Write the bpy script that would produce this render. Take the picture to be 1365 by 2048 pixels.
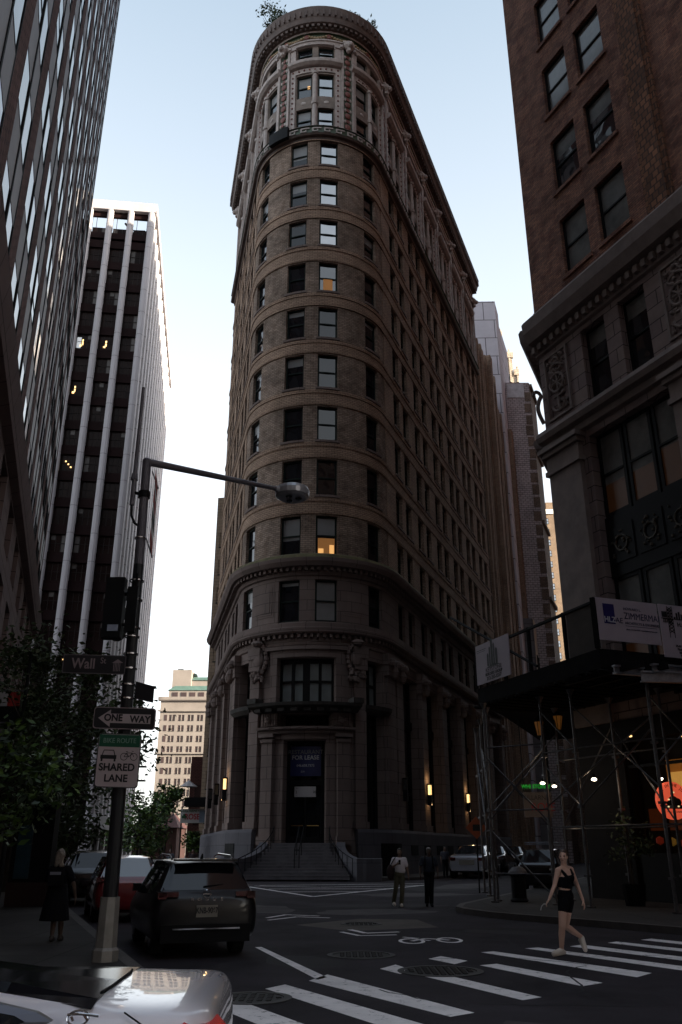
import bpy, bmesh, math, random
from mathutils import Vector, Matrix
random.seed(7)
R = math.radians
C = bpy.context.scene.collection
for o in list(bpy.data.objects): bpy.data.objects.remove(o)

# ---------------------------------------------------------------- camera, sky, sun
scn = bpy.context.scene
cd = bpy.data.cameras.new('camera'); cam = bpy.data.objects.new('camera', cd); C.objects.link(cam)
cam.location = (0, 0, 1.7); PITCH = math.atan(0.4)
cam.rotation_euler = (R(90) + PITCH, 0, 0)
cd.sensor_fit = 'VERTICAL'; cd.sensor_height = 36; cd.sensor_width = 24; cd.lens = 29.71
cd.clip_start = 0.05; cd.clip_end = 6000
scn.camera = cam
SUN_AZ, SUN_EL = 112, 15          # degrees clockwise from +Y, degrees up
w = bpy.data.worlds.new('World'); scn.world = w; w.use_nodes = True
nt = w.node_tree; nt.nodes.clear()
sky = nt.nodes.new('ShaderNodeTexSky'); sky.sky_type = 'NISHITA'; sky.sun_disc = False
sky.sun_elevation = R(SUN_EL); sky.sun_rotation = R(SUN_AZ); sky.air_density = 1.0; sky.dust_density = 3.0; sky.ozone_density = 1.5; sky.altitude = 0
bg = nt.nodes.new('ShaderNodeBackground'); bg.inputs['Strength'].default_value = 0.15
wo = nt.nodes.new('ShaderNodeOutputWorld')
hs = nt.nodes.new('ShaderNodeHueSaturation'); hs.inputs['Saturation'].default_value = .52; nt.links.new(sky.outputs[0], hs.inputs['Color'])
# thin high veil of cloud, denser towards the horizon
tc = nt.nodes.new('ShaderNodeTexCoord'); sx = nt.nodes.new('ShaderNodeSeparateXYZ'); nt.links.new(tc.outputs['Generated'], sx.inputs[0])
rp = nt.nodes.new('ShaderNodeValToRGB'); nt.links.new(sx.outputs['Z'], rp.inputs[0])
VEIL = [(0.0,(1.9,1.86,1.84)),(.4,(1.6,1.66,1.66)),(.6,(1.16,1.3,1.4)),(.8,(.64,.84,1.0)),(1,(.45,.58,.76))]
el = rp.color_ramp.elements
while len(el) < len(VEIL): el.new(.5)
for e,(p,c) in zip(el, VEIL): e.position = p; e.color = (c[0]/2, c[1]/2, c[2]/2, 1)
ad = nt.nodes.new('ShaderNodeMix'); ad.data_type = 'RGBA'; ad.inputs[0].default_value = .8
nt.links.new(hs.outputs[0], ad.inputs[6]); nt.links.new(rp.outputs[0], ad.inputs[7])
nt.links.new(ad.outputs[2], bg.inputs[0]); nt.links.new(bg.outputs[0], wo.inputs[0])
sl = bpy.data.lights.new('sun', 'SUN'); sl.energy = 2.0; sl.angle = R(0.5); sl.color = (1, .86, .66)
sun = bpy.data.objects.new('sun', sl); C.objects.link(sun)
sd = Vector((math.sin(R(SUN_AZ))*math.cos(R(SUN_EL)), math.cos(R(SUN_AZ))*math.cos(R(SUN_EL)), math.sin(R(SUN_EL))))
sun.rotation_euler = sd.to_track_quat('Z', 'Y').to_euler(); sun.location = (60, -60, 150)
scn.view_settings.view_transform = 'Standard'; scn.view_settings.look = 'None'
scn.view_settings.gamma = 1; scn.view_settings.exposure = 3.0
scn.render.resolution_x = 682; scn.render.resolution_y = 1024

# ---------------------------------------------------------------- materials
MATS = {}
def mat(name, col=(.5,.5,.5), rough=.8, metal=0, var=.18, scale=1.5, bump=0, spec=.5, emit=None, es=0, ior=None, coat=0, bscale=40, streak=0):
    if name in MATS: return MATS[name]
    m = bpy.data.materials.new(name); m.use_nodes = True; t = m.node_tree; b = t.nodes['Principled BSDF']
    b.inputs['Roughness'].default_value = rough; b.inputs['Metallic'].default_value = metal
    b.inputs['Base Color'].default_value = (*col, 1)
    b.inputs['Specular IOR Level'].default_value = spec
    if ior: b.inputs['IOR'].default_value = ior
    if coat: b.inputs['Coat Weight'].default_value = coat; b.inputs['Coat Roughness'].default_value = .03
    if emit: b.inputs['Emission Color'].default_value = (*emit, 1); b.inputs['Emission Strength'].default_value = es
    co = t.nodes.new('ShaderNodeTexCoord')
    if var:
        mp = t.nodes.new('ShaderNodeMapping'); t.links.new(co.outputs['Object'], mp.inputs[0])
        if streak: mp.inputs['Scale'].default_value = (1, 1, .12)
        n = t.nodes.new('ShaderNodeTexNoise'); n.inputs['Scale'].default_value = scale; n.inputs['Detail'].default_value = 6; n.inputs['Roughness'].default_value = .65
        t.links.new(mp.outputs[0], n.inputs['Vector'])
        r = t.nodes.new('ShaderNodeMapRange'); r.inputs[1].default_value = .3; r.inputs[2].default_value = .7
        r.inputs[3].default_value = 1-var; r.inputs[4].default_value = 1+var; t.links.new(n.outputs[0], r.inputs[0])
        x = t.nodes.new('ShaderNodeVectorMath'); x.operation = 'SCALE'; x.inputs[0].default_value = col
        t.links.new(r.outputs[0], x.inputs['Scale']); t.links.new(x.outputs[0], b.inputs['Base Color'])
    if bump:
        n2 = t.nodes.new('ShaderNodeTexNoise'); n2.inputs['Scale'].default_value = bscale; n2.inputs['Detail'].default_value = 3
        t.links.new(co.outputs['Object'], n2.inputs['Vector'])
        bp = t.nodes.new('ShaderNodeBump'); bp.inputs['Strength'].default_value = bump; bp.inputs['Distance'].default_value = .02
        t.links.new(n2.outputs[0], bp.inputs['Height']); t.links.new(bp.outputs[0], b.inputs['Normal'])
    MATS[name] = m; return m

def brick(name, c1, c2, mortar, bw=.3, bh=.1, ms=.012, var=.25, vs=.35, rough=.9, bias=0, bump=.4, blotch=None, offset=.5):
    m = bpy.data.materials.new(name); m.use_nodes = True; t = m.node_tree; b = t.nodes['Principled BSDF']
    b.inputs['Roughness'].default_value = rough; b.inputs['Specular IOR Level'].default_value = .25
    uv = t.nodes.new('ShaderNodeUVMap')
    br = t.nodes.new('ShaderNodeTexBrick'); br.inputs['Scale'].default_value = 1
    br.inputs['Color1'].default_value = (*c1, 1); br.inputs['Color2'].default_value = (*c2, 1); br.inputs['Mortar'].default_value = (*mortar, 1)
    br.inputs['Mortar Size'].default_value = ms; br.inputs['Brick Width'].default_value = bw; br.inputs['Row Height'].default_value = bh
    br.inputs['Bias'].default_value = bias; br.inputs['Mortar Smooth'].default_value = .1; br.offset = offset
    t.links.new(uv.outputs[0], br.inputs['Vector'])
    n = t.nodes.new('ShaderNodeTexNoise'); n.inputs['Scale'].default_value = vs; n.inputs['Detail'].default_value = 8; n.inputs['Roughness'].default_value = .7
    t.links.new(uv.outputs[0], n.inputs['Vector'])
    r = t.nodes.new('ShaderNodeMapRange'); r.inputs[1].default_value = .3; r.inputs[2].default_value = .7
    r.inputs[3].default_value = 1-var; r.inputs[4].default_value = 1+var; t.links.new(n.outputs[0], r.inputs[0])
    x = t.nodes.new('ShaderNodeVectorMath'); x.operation = 'SCALE'
    t.links.new(br.outputs['Color'], x.inputs[0]); t.links.new(r.outputs[0], x.inputs['Scale'])
    last = x.outputs[0]
    if blotch:
        n3 = t.nodes.new('ShaderNodeTexNoise'); n3.inputs['Scale'].default_value = 1.6; n3.inputs['Detail'].default_value = 5
        t.links.new(uv.outputs[0], n3.inputs['Vector'])
        r3 = t.nodes.new('ShaderNodeMapRange'); r3.inputs[1].default_value = .48; r3.inputs[2].default_value = .62; t.links.new(n3.outputs[0], r3.inputs[0])
        mx = t.nodes.new('ShaderNodeMix'); mx.data_type = 'RGBA'; t.links.new(r3.outputs[0], mx.inputs[0])
        mx.blend_type = 'MULTIPLY'
        t.links.new(last, mx.inputs[6]); mx.inputs[7].default_value = (*blotch, 1); last = mx.outputs[2]
    t.links.new(last, b.inputs['Base Color'])
    if bump:
        bp = t.nodes.new('ShaderNodeBump'); bp.inputs['Strength'].default_value = bump; bp.inputs['Distance'].default_value = .02; bp.invert = True
        t.links.new(br.outputs['Fac'], bp.inputs['Height']); t.links.new(bp.outputs[0], b.inputs['Normal'])
    return m

def glassm(name, col, ior=1.5, rough=.03, wav=.02):
    m = mat(name, col, rough=rough, var=0, spec=.5, ior=ior)
    t = m.node_tree; b = t.nodes['Principled BSDF']
    if wav:
        co = t.nodes.new('ShaderNodeTexCoord'); n = t.nodes.new('ShaderNodeTexNoise'); n.inputs['Scale'].default_value = .9; n.inputs['Detail'].default_value = 1
        t.links.new(co.outputs['Object'], n.inputs['Vector'])
        bp = t.nodes.new('ShaderNodeBump'); bp.inputs['Strength'].default_value = wav; bp.inputs['Distance'].default_value = .5
        t.links.new(n.outputs[0], bp.inputs['Height']); t.links.new(bp.outputs[0], b.inputs['Normal'])
    return m

BRICK = brick('buff_brick', (.43,.3,.215), (.32,.22,.16), (.15,.105,.08), bw=.42, bh=.15, ms=.02, var=.3)
BRICKD = brick('dark_buff_brick', (.35,.262,.205), (.235,.175,.137), (.13,.1,.08), bw=.42, bh=.15, ms=.02, var=.45, blotch=(.75,.72,.7))
STONE = brick('limestone', (.2,.153,.138), (.168,.13,.117), (.08,.062,.055), bw=1.6, bh=.75, ms=.02, var=.2, vs=.25, bump=.2)
GRAN = brick('grey_granite', (.115,.108,.12), (.1,.095,.107), (.05,.05,.055), bw=1.8, bh=1.0, ms=.015, var=.12, vs=.8, bump=.1)
TERRA = mat('terracotta', (.39,.335,.31), .6, var=.25, scale=2, bump=.1)
TGREEN = mat('green_terracotta', (.045,.07,.04), .55, var=.4, scale=3)
TRED = mat('red_terracotta', (.17,.055,.042), .55, var=.3, scale=3)
TGOLD = mat('yellow_terracotta', (.28,.2,.11), .55, var=.3, scale=3)
COPPER = mat('cornice_copper', (.1,.07,.06), .65, var=.35, scale=1.2)
PATINA = mat('patina_edge', (.12,.34,.28), .6, var=.3)
MOSS = mat('mossy_stone', (.11,.095,.045), .95, var=.5, scale=1.3, bump=.3, bscale=8)
SASH = mat('dark_green_sash', (.01,.018,.015), .6, var=.1, spec=.15)
BLACK = mat('black_metal', (.009,.009,.01), .6, var=.1, spec=.12)
BLIND = mat('window_blind', (.2,.2,.2), .35, var=.15, scale=.6, spec=.6)
BLINDG = mat('green_grey_blind', (.2,.225,.225), .35, var=.2, scale=.8)
GL = glassm('dark_glass', (.01,.011,.014), 1.5)
GLB = glassm('mirror_glass', (.02,.025,.03), 3.6, wav=.04)
GLF = glassm('flat_mirror_glass', (.02,.025,.03), 3.6, wav=0)
GLM = glassm('tinted_glass', (.012,.014,.018), 2.0, wav=.03)
WARM = mat('lit_room', (.5,.25,.08), .6, var=0, emit=(1,.4,.1), es=.016)
LAMP = mat('lamp_glow', (1,.8,.5), .6, var=0, emit=(1,.6,.22), es=.3)
LAMPD = mat('interior_lamp_glow', (1,.7,.35), .6, var=0, emit=(1,.5,.15), es=.1)
LAMPW = mat('white_lamp_glow', (1,.95,.85), .6, var=0, emit=(1,.86,.66), es=1.2)
WHITEP = mat('white_sign_paint', (.42,.4,.4), .5, var=.06)
ROOFM = mat('roof_tar', (.05,.05,.05), .9)
STEEL = mat('galvanised_steel', (.3,.3,.33), .45, metal=.7, var=.25, scale=6)
CHROME = mat('chrome', (.6,.6,.62), .12, metal=1, var=0)

# ---------------------------------------------------------------- mesh builder
class MB:
    def __init__(s): s.v=[]; s.f=[]; s.uv=[]; s.mi=[]
    def face(s, pts, m=0, uv=None):
        i=len(s.v); s.v.extend([tuple(p) for p in pts]); s.f.append(tuple(range(i,i+len(pts)))); s.mi.append(m)
        if uv is None:
            a=Vector(pts[0]); n=(Vector(pts[1])-a).cross(Vector(pts[2])-a); ax,ay,az=abs(n.x),abs(n.y),abs(n.z)
            if az>=ax and az>=ay: uv=[(p[0],p[1]) for p in pts]
            elif ax>ay: uv=[(p[1],p[2]) for p in pts]
            else: uv=[(p[0],p[2]) for p in pts]
        s.uv.extend(uv)
    def hexa(s, p, m=0):   # p: 8 pts, 0-3 bottom loop, 4-7 top loop
        for q in ((3,2,1,0),(4,5,6,7),(0,1,5,4),(1,2,6,5),(2,3,7,6),(3,0,4,7)): s.face([p[k] for k in q], m)
    def box(s, x0,x1,y0,y1,z0,z1, m=0):
        s.hexa([(x0,y0,z0),(x1,y0,z0),(x1,y1,z0),(x0,y1,z0),(x0,y0,z1),(x1,y0,z1),(x1,y1,z1),(x0,y1,z1)], m)
    def obox(s, c, size, rz=0, m=0, rot=None):
        M = rot if rot is not None else Matrix.Rotation(rz,3,'Z'); hx,hy,hz=[k/2 for k in size]; c=Vector(c)
        s.hexa([c+M@Vector(p) for p in ((-hx,-hy,-hz),(hx,-hy,-hz),(hx,hy,-hz),(-hx,hy,-hz),(-hx,-hy,hz),(hx,-hy,hz),(hx,hy,hz),(-hx,hy,hz))], m)
    def tube(s, a, b, r0, r1=None, n=10, m=0, caps=True):
        if r1 is None: r1=r0
        a=Vector(a); b=Vector(b); d=(b-a)
        if d.length<1e-6: return
        q=d.to_track_quat('Z','Y').to_matrix(); ra=[]; rb=[]
        for k in range(n):
            t=2*math.pi*k/n; u=q@Vector((math.cos(t),math.sin(t),0)); ra.append(a+u*r0); rb.append(b+u*r1)
        for k in range(n):
            j=(k+1)%n; s.face([ra[k],ra[j],rb[j],rb[k]],m)
        if caps:
            if r0>0: s.face(ra[::-1],m)
            if r1>0: s.face(rb,m)
    def path(s, pts, r, n=8, m=0):
        for a,b in zip(pts,pts[1:]): s.tube(a,b,r,r,n,m)
    def lathe(s, c, prof, n=16, m=0, ax='Z'):
        c=Vector(c)
        def pt(r,z,t):
            p=Vector((r*math.cos(t),r*math.sin(t),z))
            if ax=='Y': p=Vector((p.x,p.z,p.y))
            if ax=='X': p=Vector((p.z,p.x,p.y))
            return c+p
        for (r0,z0),(r1,z1) in zip(prof,prof[1:]):
            for k in range(n):
                a=2*math.pi*k/n; b=2*math.pi*(k+1)/n
                q=[pt(r0,z0,a),pt(r0,z0,b),pt(r1,z1,b),pt(r1,z1,a)]
                if r0<1e-6: q=q[1:]
                elif r1<1e-6: q=q[:3]
                s.face(q,m)
    def sphere(s, c, r, n=10, m=0, sc=(1,1,1), rot=None):
        k=n//2; c=Vector(c); rot=rot or Matrix.Identity(3)
        def pt(i,j):
            a=math.pi*i/k; b=2*math.pi*j/n
            return c+rot@Vector((r*sc[0]*math.sin(a)*math.cos(b), r*sc[1]*math.sin(a)*math.sin(b), r*sc[2]*math.cos(a)))
        for i in range(k):
            for j in range(n):
                q=[pt(i,j),pt(i+1,j),pt(i+1,j+1),pt(i,j+1)]
                if i==0: q=q[:3] if False else [pt(0,0),pt(1,j),pt(1,j+1)]
                elif i==k-1: q=[pt(i,j),pt(k,0),pt(i,j+1)]
                s.face(q,m)
    def prism(s, poly, z0, z1, m=0, mt=None):
        n=len(poly); L=0
        for k in range(n):
            a=poly[k]; b=poly[(k+1)%n]; d=math.hypot(b[0]-a[0],b[1]-a[1])
            s.face([(a[0],a[1],z0),(b[0],b[1],z0),(b[0],b[1],z1),(a[0],a[1],z1)],m,[(L,z0),(L+d,z0),(L+d,z1),(L,z1)]); L+=d
        s.face([(p[0],p[1],z1) for p in poly], m if mt is None else mt); s.face([(p[0],p[1],z0) for p in poly[::-1]], m)
    def build(s, name, mats, parent=None, smooth=False, weld=False):
        me=bpy.data.meshes.new(name); o=bpy.data.objects.new(name, me); off=Vector((0,0,0))
        p=parent
        while p is not None: off+=p.location; p=p.parent
        if weld:
            idx={}; vv=[]; mp=[]
            for q in s.v:
                k=(round(q[0],4),round(q[1],4),round(q[2],4))
                if k not in idx: idx[k]=len(vv); vv.append(q)
                mp.append(idx[k])
            fs=[]; 
            keep=[]
            for i,f in enumerate(s.f):
                g=[mp[k] for k in f]; h=[]
                for k in g:
                    if k not in h: h.append(k)
                fs.append(h); keep.append(len(h)>=3)
            me.from_pydata([Vector(q)-off for q in vv],[],[f for f,k in zip(fs,keep) if k])
            me.polygons.foreach_set('material_index',[m for m,k in zip(s.mi,keep) if k])
        else:
            me.from_pydata([Vector(q)-off for q in s.v],[],s.f)
            me.polygons.foreach_set('material_index',s.mi)
            ul=me.uv_layers.new(name='UVMap'); flat=[c for u in s.uv for c in u]; ul.data.foreach_set('uv',flat)
        if smooth: me.polygons.foreach_set('use_smooth',[True]*len(me.polygons))
        for m in (mats if isinstance(mats,(list,tuple)) else [mats]): me.materials.append(m)
        me.update(); C.objects.link(o)
        if parent is not None: o.parent=parent
        return o

def tag(o, label=None, cat=None, group=None, kind=None):
    if label: o['label']=label
    if cat: o['category']=cat
    if group: o['group']=group
    if kind: o['kind']=kind
    return o
def thing(name, loc, label, cat, group=None):
    o=bpy.data.objects.new(name,None); o.empty_display_size=.3; C.objects.link(o); o.location=loc; tag(o,label,cat,group); return o
def copy_tree(o, parent=None):
    c=o.copy(); C.objects.link(c); c.parent=parent
    for ch in [x for x in C.objects if x.parent==o]: copy_tree(ch,c)
    return c
def bevel(o, w=.01, seg=2):
    m=o.modifiers.new('bevel','BEVEL'); m.width=w; m.segments=seg; m.limit_method='ANGLE'; return o
def struct(o): o['kind']='structure'; return o

# text laid on a plane: origin p, right vector rx, up vector uz, letter height h
def text(body, name, p, rx, uz, h, m, parent, align='CENTER', xs=1, ext=.004, bold=0):
    cu=bpy.data.curves.new(name,'FONT'); cu.body=body; cu.size=h/.7; cu.align_x=align; cu.align_y='CENTER'; cu.extrude=ext; cu.offset=bold; cu.space_character=1.02
    t=bpy.data.objects.new('tmp_text',cu); C.objects.link(t)
    bpy.context.view_layer.update(); dg=bpy.context.evaluated_depsgraph_get()
    me=bpy.data.meshes.new_from_object(t.evaluated_get(dg)); bpy.data.objects.remove(t); bpy.data.curves.remove(cu)
    rx=Vector(rx).normalized(); uz=Vector(uz).normalized(); nz=rx.cross(uz)
    M=Matrix((rx*xs,uz,nz)).transposed().to_4x4(); M.translation=Vector(p); 
    off=Vector((0,0,0)); q=parent
    while q is not None: off+=q.location; q=q.parent
    me.transform(Matrix.Translation(-off)@M); me.materials.clear(); me.materials.append(m); me.name=name
    o=bpy.data.objects.new(name,me); C.objects.link(o); o.parent=parent; return o

# ---------------------------------------------------------------- wall mappings and facades
class Wall:          # straight wall from p going along d; outward normal is to the right of d when side=1
    def __init__(s,p,d,side=1):
        L=math.hypot(*d); s.p=p; s.d=(d[0]/L,d[1]/L); s.n=(s.d[1]*side,-s.d[0]*side); s.arc=None
    def __call__(s,u,z,off=0): return (s.p[0]+s.d[0]*u+s.n[0]*off, s.p[1]+s.d[1]*u+s.n[1]*off, z)
    def cuts(s,a,b): return [a,b]
    def tang(s,u): return Vector((s.d[0],s.d[1],0))
class Bow:           # left straight + arc + right straight
    def __init__(s,c,r,aL,aR): s.c=c; s.r=r; s.aL=aL; s.aR=aR; s.am=(aL+aR)/2; s.h=r*(aR-aL)/2
    def ang(s,u): return s.am+max(-s.h,min(s.h,u))/s.r      # normal angle measured from -Y towards +X
    def __call__(s,u,z,off=0):
        a=s.ang(u); nx,ny=math.sin(a),-math.cos(a); e=u-max(-s.h,min(s.h,u))
        return (s.c[0]+(s.r+off)*nx+math.cos(a)*e, s.c[1]+(s.r+off)*ny+math.sin(a)*e, z)
    def tang(s,u): a=s.ang(u); return Vector((math.cos(a),math.sin(a),0))
    def cuts(s,a,b,step=.55):
        out=[a]; lo=max(a,-s.h); hi=min(b,s.h)
        if hi>lo:
            n=max(1,int(math.ceil((hi-lo)/step)))
            out+=[lo+(hi-lo)*k/n for k in range(n+1)]
        out.append(b); o2=[]
        for q in out:
            if not o2 or q-o2[-1]>1e-4: o2.append(q)
        return o2
def facade(mb,P,s0,s1,z0,z1,holes,depth=.3,m=0,off=0,mj=None,step=.55,zc=()):
    ss=set([round(s0,3),round(s1,3)]); zs=set([round(z0,3),round(z1,3)]+[round(q,3) for q in zc])
    for q in P.cuts(s0,s1): ss.add(round(q,3))
    H=[]
    for h in holes:
        a,b,c,d=[round(k,3) for k in h[:4]]
        if b<=s0 or a>=s1 or d<=z0 or c>=z1: continue
        a,b,c,d=max(a,round(s0,3)),min(b,round(s1,3)),max(c,round(z0,3)),min(d,round(z1,3)); H.append((a,b,c,d)); ss|={a,b}; zs|={c,d}
    ss=sorted(ss); zs=sorted(zs)
    import bisect
    covered=set()
    for a,b,c,d in H:
        i0,i1=bisect.bisect_left(ss,a),bisect.bisect_left(ss,b); j0,j1=bisect.bisect_left(zs,c),bisect.bisect_left(zs,d)
        for i in range(i0,i1):
            for j in range(j0,j1): covered.add((i,j))
    for i in range(len(ss)-1):
        a,b=ss[i],ss[i+1]; j=0
        while j<len(zs)-1:
            if (i,j) in covered: j+=1; continue
            k=j
            while k+1<len(zs)-1 and (i,k+1) not in covered: k+=1
            c,d=zs[j],zs[k+1]
            mb.face([P(a,c,off),P(b,c,off),P(b,d,off),P(a,d,off)],m,[(a,c),(b,c),(b,d),(a,d)]); j=k+1
    mj=m if mj is None else mj
    for a,b,c,d in H:
        q=P.cuts(a,b)
        mb.face([P(a,c,off),P(a,d,off),P(a,d,off-depth),P(a,c,off-depth)],mj,[(a,c),(a,d),(a+depth,d),(a+depth,c)])
        mb.face([P(b,c,off),P(b,c,off-depth),P(b,d,off-depth),P(b,d,off)],mj,[(b,c),(b+depth,c),(b+depth,d),(b,d)])
        for u,v in zip(q,q[1:]):
            mb.face([P(u,c,off),P(u,c,off-depth),P(v,c,off-depth),P(v,c,off)],mj)
            mb.face([P(u,d,off),P(v,d,off),P(v,d,off-depth),P(u,d,off-depth)],mj)
def pbox(mb,P,s0,s1,z0,z1,o0,o1,m=0,step=.55):   # box in wall coordinates
    q=P.cuts(s0,s1)
    for u,v in zip(q,q[1:]):
        mb.face([P(u,z0,o1),P(v,z0,o1),P(v,z1,o1),P(u,z1,o1)],m,[(u,z0),(v,z0),(v,z1),(u,z1)])
        mb.face([P(u,z1,o1),P(v,z1,o1),P(v,z1,o0),P(u,z1,o0)],m)
        mb.face([P(u,z0,o0),P(v,z0,o0),P(v,z0,o1),P(u,z0,o1)],m)
    mb.face([P(s0,z0,o0),P(s0,z0,o1),P(s0,z1,o1),P(s0,z1,o0)],m); mb.face([P(s1,z0,o1),P(s1,z0,o0),P(s1,z1,o0),P(s1,z1,o1)],m)
def band(mb,P,s0,s1,prof,m=0):       # prof: list of (z,off[,mat])
    q=P.cuts(s0,s1)
    for p,r in zip(prof,prof[1:]):
        mm=p[2] if len(p)>2 else m
        for u,v in zip(q,q[1:]):
            mb.face([P(u,p[0],p[1]),P(v,p[0],p[1]),P(v,r[0],r[1]),P(u,r[0],r[1])],mm,[(u,p[0]),(v,p[0]),(v,r[0]),(u,r[0])])
    for u in (s0,s1): mb.face([P(u,p[0],p[1]) for p in prof],m)
def window_mesh(P,h,off,fw=.08,kind='GL',blind=0,rail=True,cols=1,mats=None):
    """sash window filling hole h at depth off: returns MB pair (frame, pane)"""
    a,b,c,d=h; f=MB(); g=MB()
    pbox(f,P,a,a+fw,c,d,off-.05,off+.05); pbox(f,P,b-fw,b,c,d,off-.05,off+.05)
    pbox(f,P,a+fw,b-fw,c,c+fw*1.2,off-.05,off+.055); pbox(f,P,a+fw,b-fw,d-fw,d,off-.05,off+.055)
    if rail: zm=(c+d)/2; pbox(f,P,a+fw,b-fw,zm-.045,zm+.045,off-.04,off+.06)
    for k in range(1,cols): x=a+(b-a)*k/cols; pbox(f,P,x-fw*.6,x+fw*.6,c+fw,d-fw,off-.045,off+.045)
    zb=d-(d-c)*blind
    if blind<1: g.face([P(a,c,off),P(b,c,off),P(b,zb,off),P(a,zb,off)],0)
    if blind>0: g.face([P(a,zb,off),P(b,zb,off),P(b,d,off),P(a,d,off)],1)
    return f,g
def windows(parent,P,specs,off,frame,gmats,nmax=100,detail=0,fw=.08,name='window'):
    """specs: list of (hole,kind index of glass,blind,cols) nearest first; first nmax as own parts, rest one stuff part"""
    rest=MB(); nm=len(gmats)
    for i,(h,gi,bl,cols) in enumerate(specs):
        f,g=window_mesh(P,h,off,fw,blind=bl,cols=cols)
        if i<detail:
            fo=f.build(name,[frame],parent); g.mi=[gmats_index(gi) if k==0 else 1 for k in g.mi]; g.build('pane',[gmats[gi],BLIND] if gi<nm else gmats,fo)
        elif i<nmax:
            w=MB(); merge(w,f,0); merge(w,g,1); w.build(name,[frame,gmats[gi],BLIND],parent)
        else:
            merge(rest,f,0)
            for fc,mi in zip(split(g),g.mi): rest.face(fc,(1+gi) if mi==0 else 1+nm)
    if rest.f:
        o=rest.build(name+'s',[frame]+list(gmats)+[BLIND],parent); o['kind']='stuff'
def gmats_index(gi): return 0
def split(g): return [[g.v[k] for k in f] for f in g.f]
def merge(a,b,m):
    i=len(a.v); a.v+=b.v; a.f+=[tuple(k+i for k in f) for f in b.f]; a.uv+=b.uv; a.mi+=[x+m for x in b.mi]
# ================================================================= SETTING: ground
ASPH = mat('asphalt', (.031,.026,.031), .85, var=.5, scale=.5, bump=.6, bscale=55, spec=.22)
PATCH = mat('tan_paving', (.085,.07,.06), .9, var=.3, scale=1.2, bump=.3)
def slabm(name, c):
    return brick(name, c, tuple(k*.85 for k in c), tuple(k*.35 for k in c), bw=1.5, bh=1.5, ms=.02, var=.3, vs=.5, bump=.3, offset=0)
WALK = slabm('pavement_slabs', (.05,.045,.043)); KERB = mat('granite_kerb', (.07,.06,.056), .8, var=.3, scale=2)
PAINT = mat('road_paint', (.85,.8,.79), .75, var=.15, scale=1.8)
def paint_wear(m, lo=.56, hi=.66):     # worn patches where the asphalt shows through
    t=m.node_tree; b=t.nodes['Principled BSDF']; co=t.nodes.new('ShaderNodeTexCoord')
    n=t.nodes.new('ShaderNodeTexNoise'); n.inputs['Scale'].default_value=5; n.inputs['Detail'].default_value=10; n.inputs['Roughness'].default_value=.8
    t.links.new(co.outputs['Object'],n.inputs['Vector'])
    r=t.nodes.new('ShaderNodeMapRange'); r.inputs[1].default_value=lo; r.inputs[2].default_value=hi; t.links.new(n.outputs[0],r.inputs[0])
    src=b.inputs['Base Color'].links[0].from_socket; mx=t.nodes.new('ShaderNodeMix'); mx.data_type='RGBA'
    t.links.new(r.outputs[0],mx.inputs[0]); t.links.new(src,mx.inputs[6]); mx.inputs[7].default_value=(.035,.033,.036,1); t.links.new(mx.outputs[2],b.inputs['Base Color'])
paint_wear(PAINT,.55,.66)
g=MB(); g.face([(-900,-400,0),(900,-400,0),(900,1500,0),(-900,1500,0)]); struct(g.build('road',ASPH))
def pavement(name, poly, z=.15):
    m=MB(); m.face([(p[0],p[1],z) for p in poly],0)
    n=len(poly)
    for k in range(n):
        a,b=Vector(poly[k]),Vector(poly[(k+1)%n]); m.face([(a.x,a.y,0),(b.x,b.y,0),(b.x,b.y,z),(a.x,a.y,z)],1)
        d=(b-a).normalized(); nn=Vector((-d.y,d.x))   # inner side for counter-clockwise polygons
        i0,i1=a+nn*.2,b+nn*.2; m.face([(a.x,a.y,z+.004),(b.x,b.y,z+.004),(i1.x,i1.y,z+.004),(i0.x,i0.y,z+.004)],1)
    return struct(m.build(name,[WALK,KERB]))
pavement('pavement_left',[(-34,99),(-60,99),(-60,8.6),(-5.6,8.6),(-3.6,9.6),(-2.5,11.5),(-2.6,13),(-6.1,22.2),(-13.5,42),(-20,62)])
BW = Bow((-1.95,63.1),5.8,R(-77),R(68.5)); SL=-BW.h-20.5; SR=BW.h+39.5
pv=[BW(s,0,3.6)[:2] for s in BW.cuts(SL-2,SR+120,1.2)]
pv+= [(BW(SR+120,0,-30)[0],BW(SR+120,0,-30)[1]),(-40,160)]
pavement('pavement_corner',pv)
pavement('pavement_right',[(3.5,26.6),(4.0,25.2),(4.6,24.2),(6.1,22.1),(7.6,19.8),(9.6,15.6),(19,-4),(60,-4),(80,120),(42,123),(3.7,29.0),(3.4,27.6)])
# painted markings, from the plan of the crossing
def marks(name, polys, z=.004, m=PAINT):
    b=MB()
    for p in polys: b.face([(q[0],q[1],z) for q in p])
    return struct(b.build(name,m))
marks('crosswalk_marking',[[(-0.45,13.4),(-0.2,14.05),(1.5,10.9),(1.2,10.65)],[(1.2,13.85),(1.5,14.05),(2.49,11.98),(2.21,11.75)],[(2.2,15.11),(2.5,15.3),(3.6,13.2),(3.24,12.89)],
 [(2.5,16.94),(2.75,17.1),(4.62,14.2),(4.25,13.75)],[(3.42,17.6),(3.7,17.75),(5.5,14.8),(5.2,14.45)],[(4.34,17.95),(4.65,18.25),(6.3,15.5),(5.95,15.2)],[(5.25,18.6),(5.5,18.85),(7.3,16),(7,15.6)],
 [(6.1,19.2),(6.4,19.45),(8.1,16.6),(7.8,16.2)],[(.6,14.68),(.87,15.2),(1.1,14.5),(.87,14.1)],[(1.47,15.97),(1.72,16.35),(2.09,15.69),(1.82,15.25)],
 [(-1.0,12.67),(-.76,13.05),(1.0,10.0),(.65,9.7)],[(-1.75,11.8),(-1.45,12.1),(.2,9.2),(-.2,9.0)]])
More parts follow.
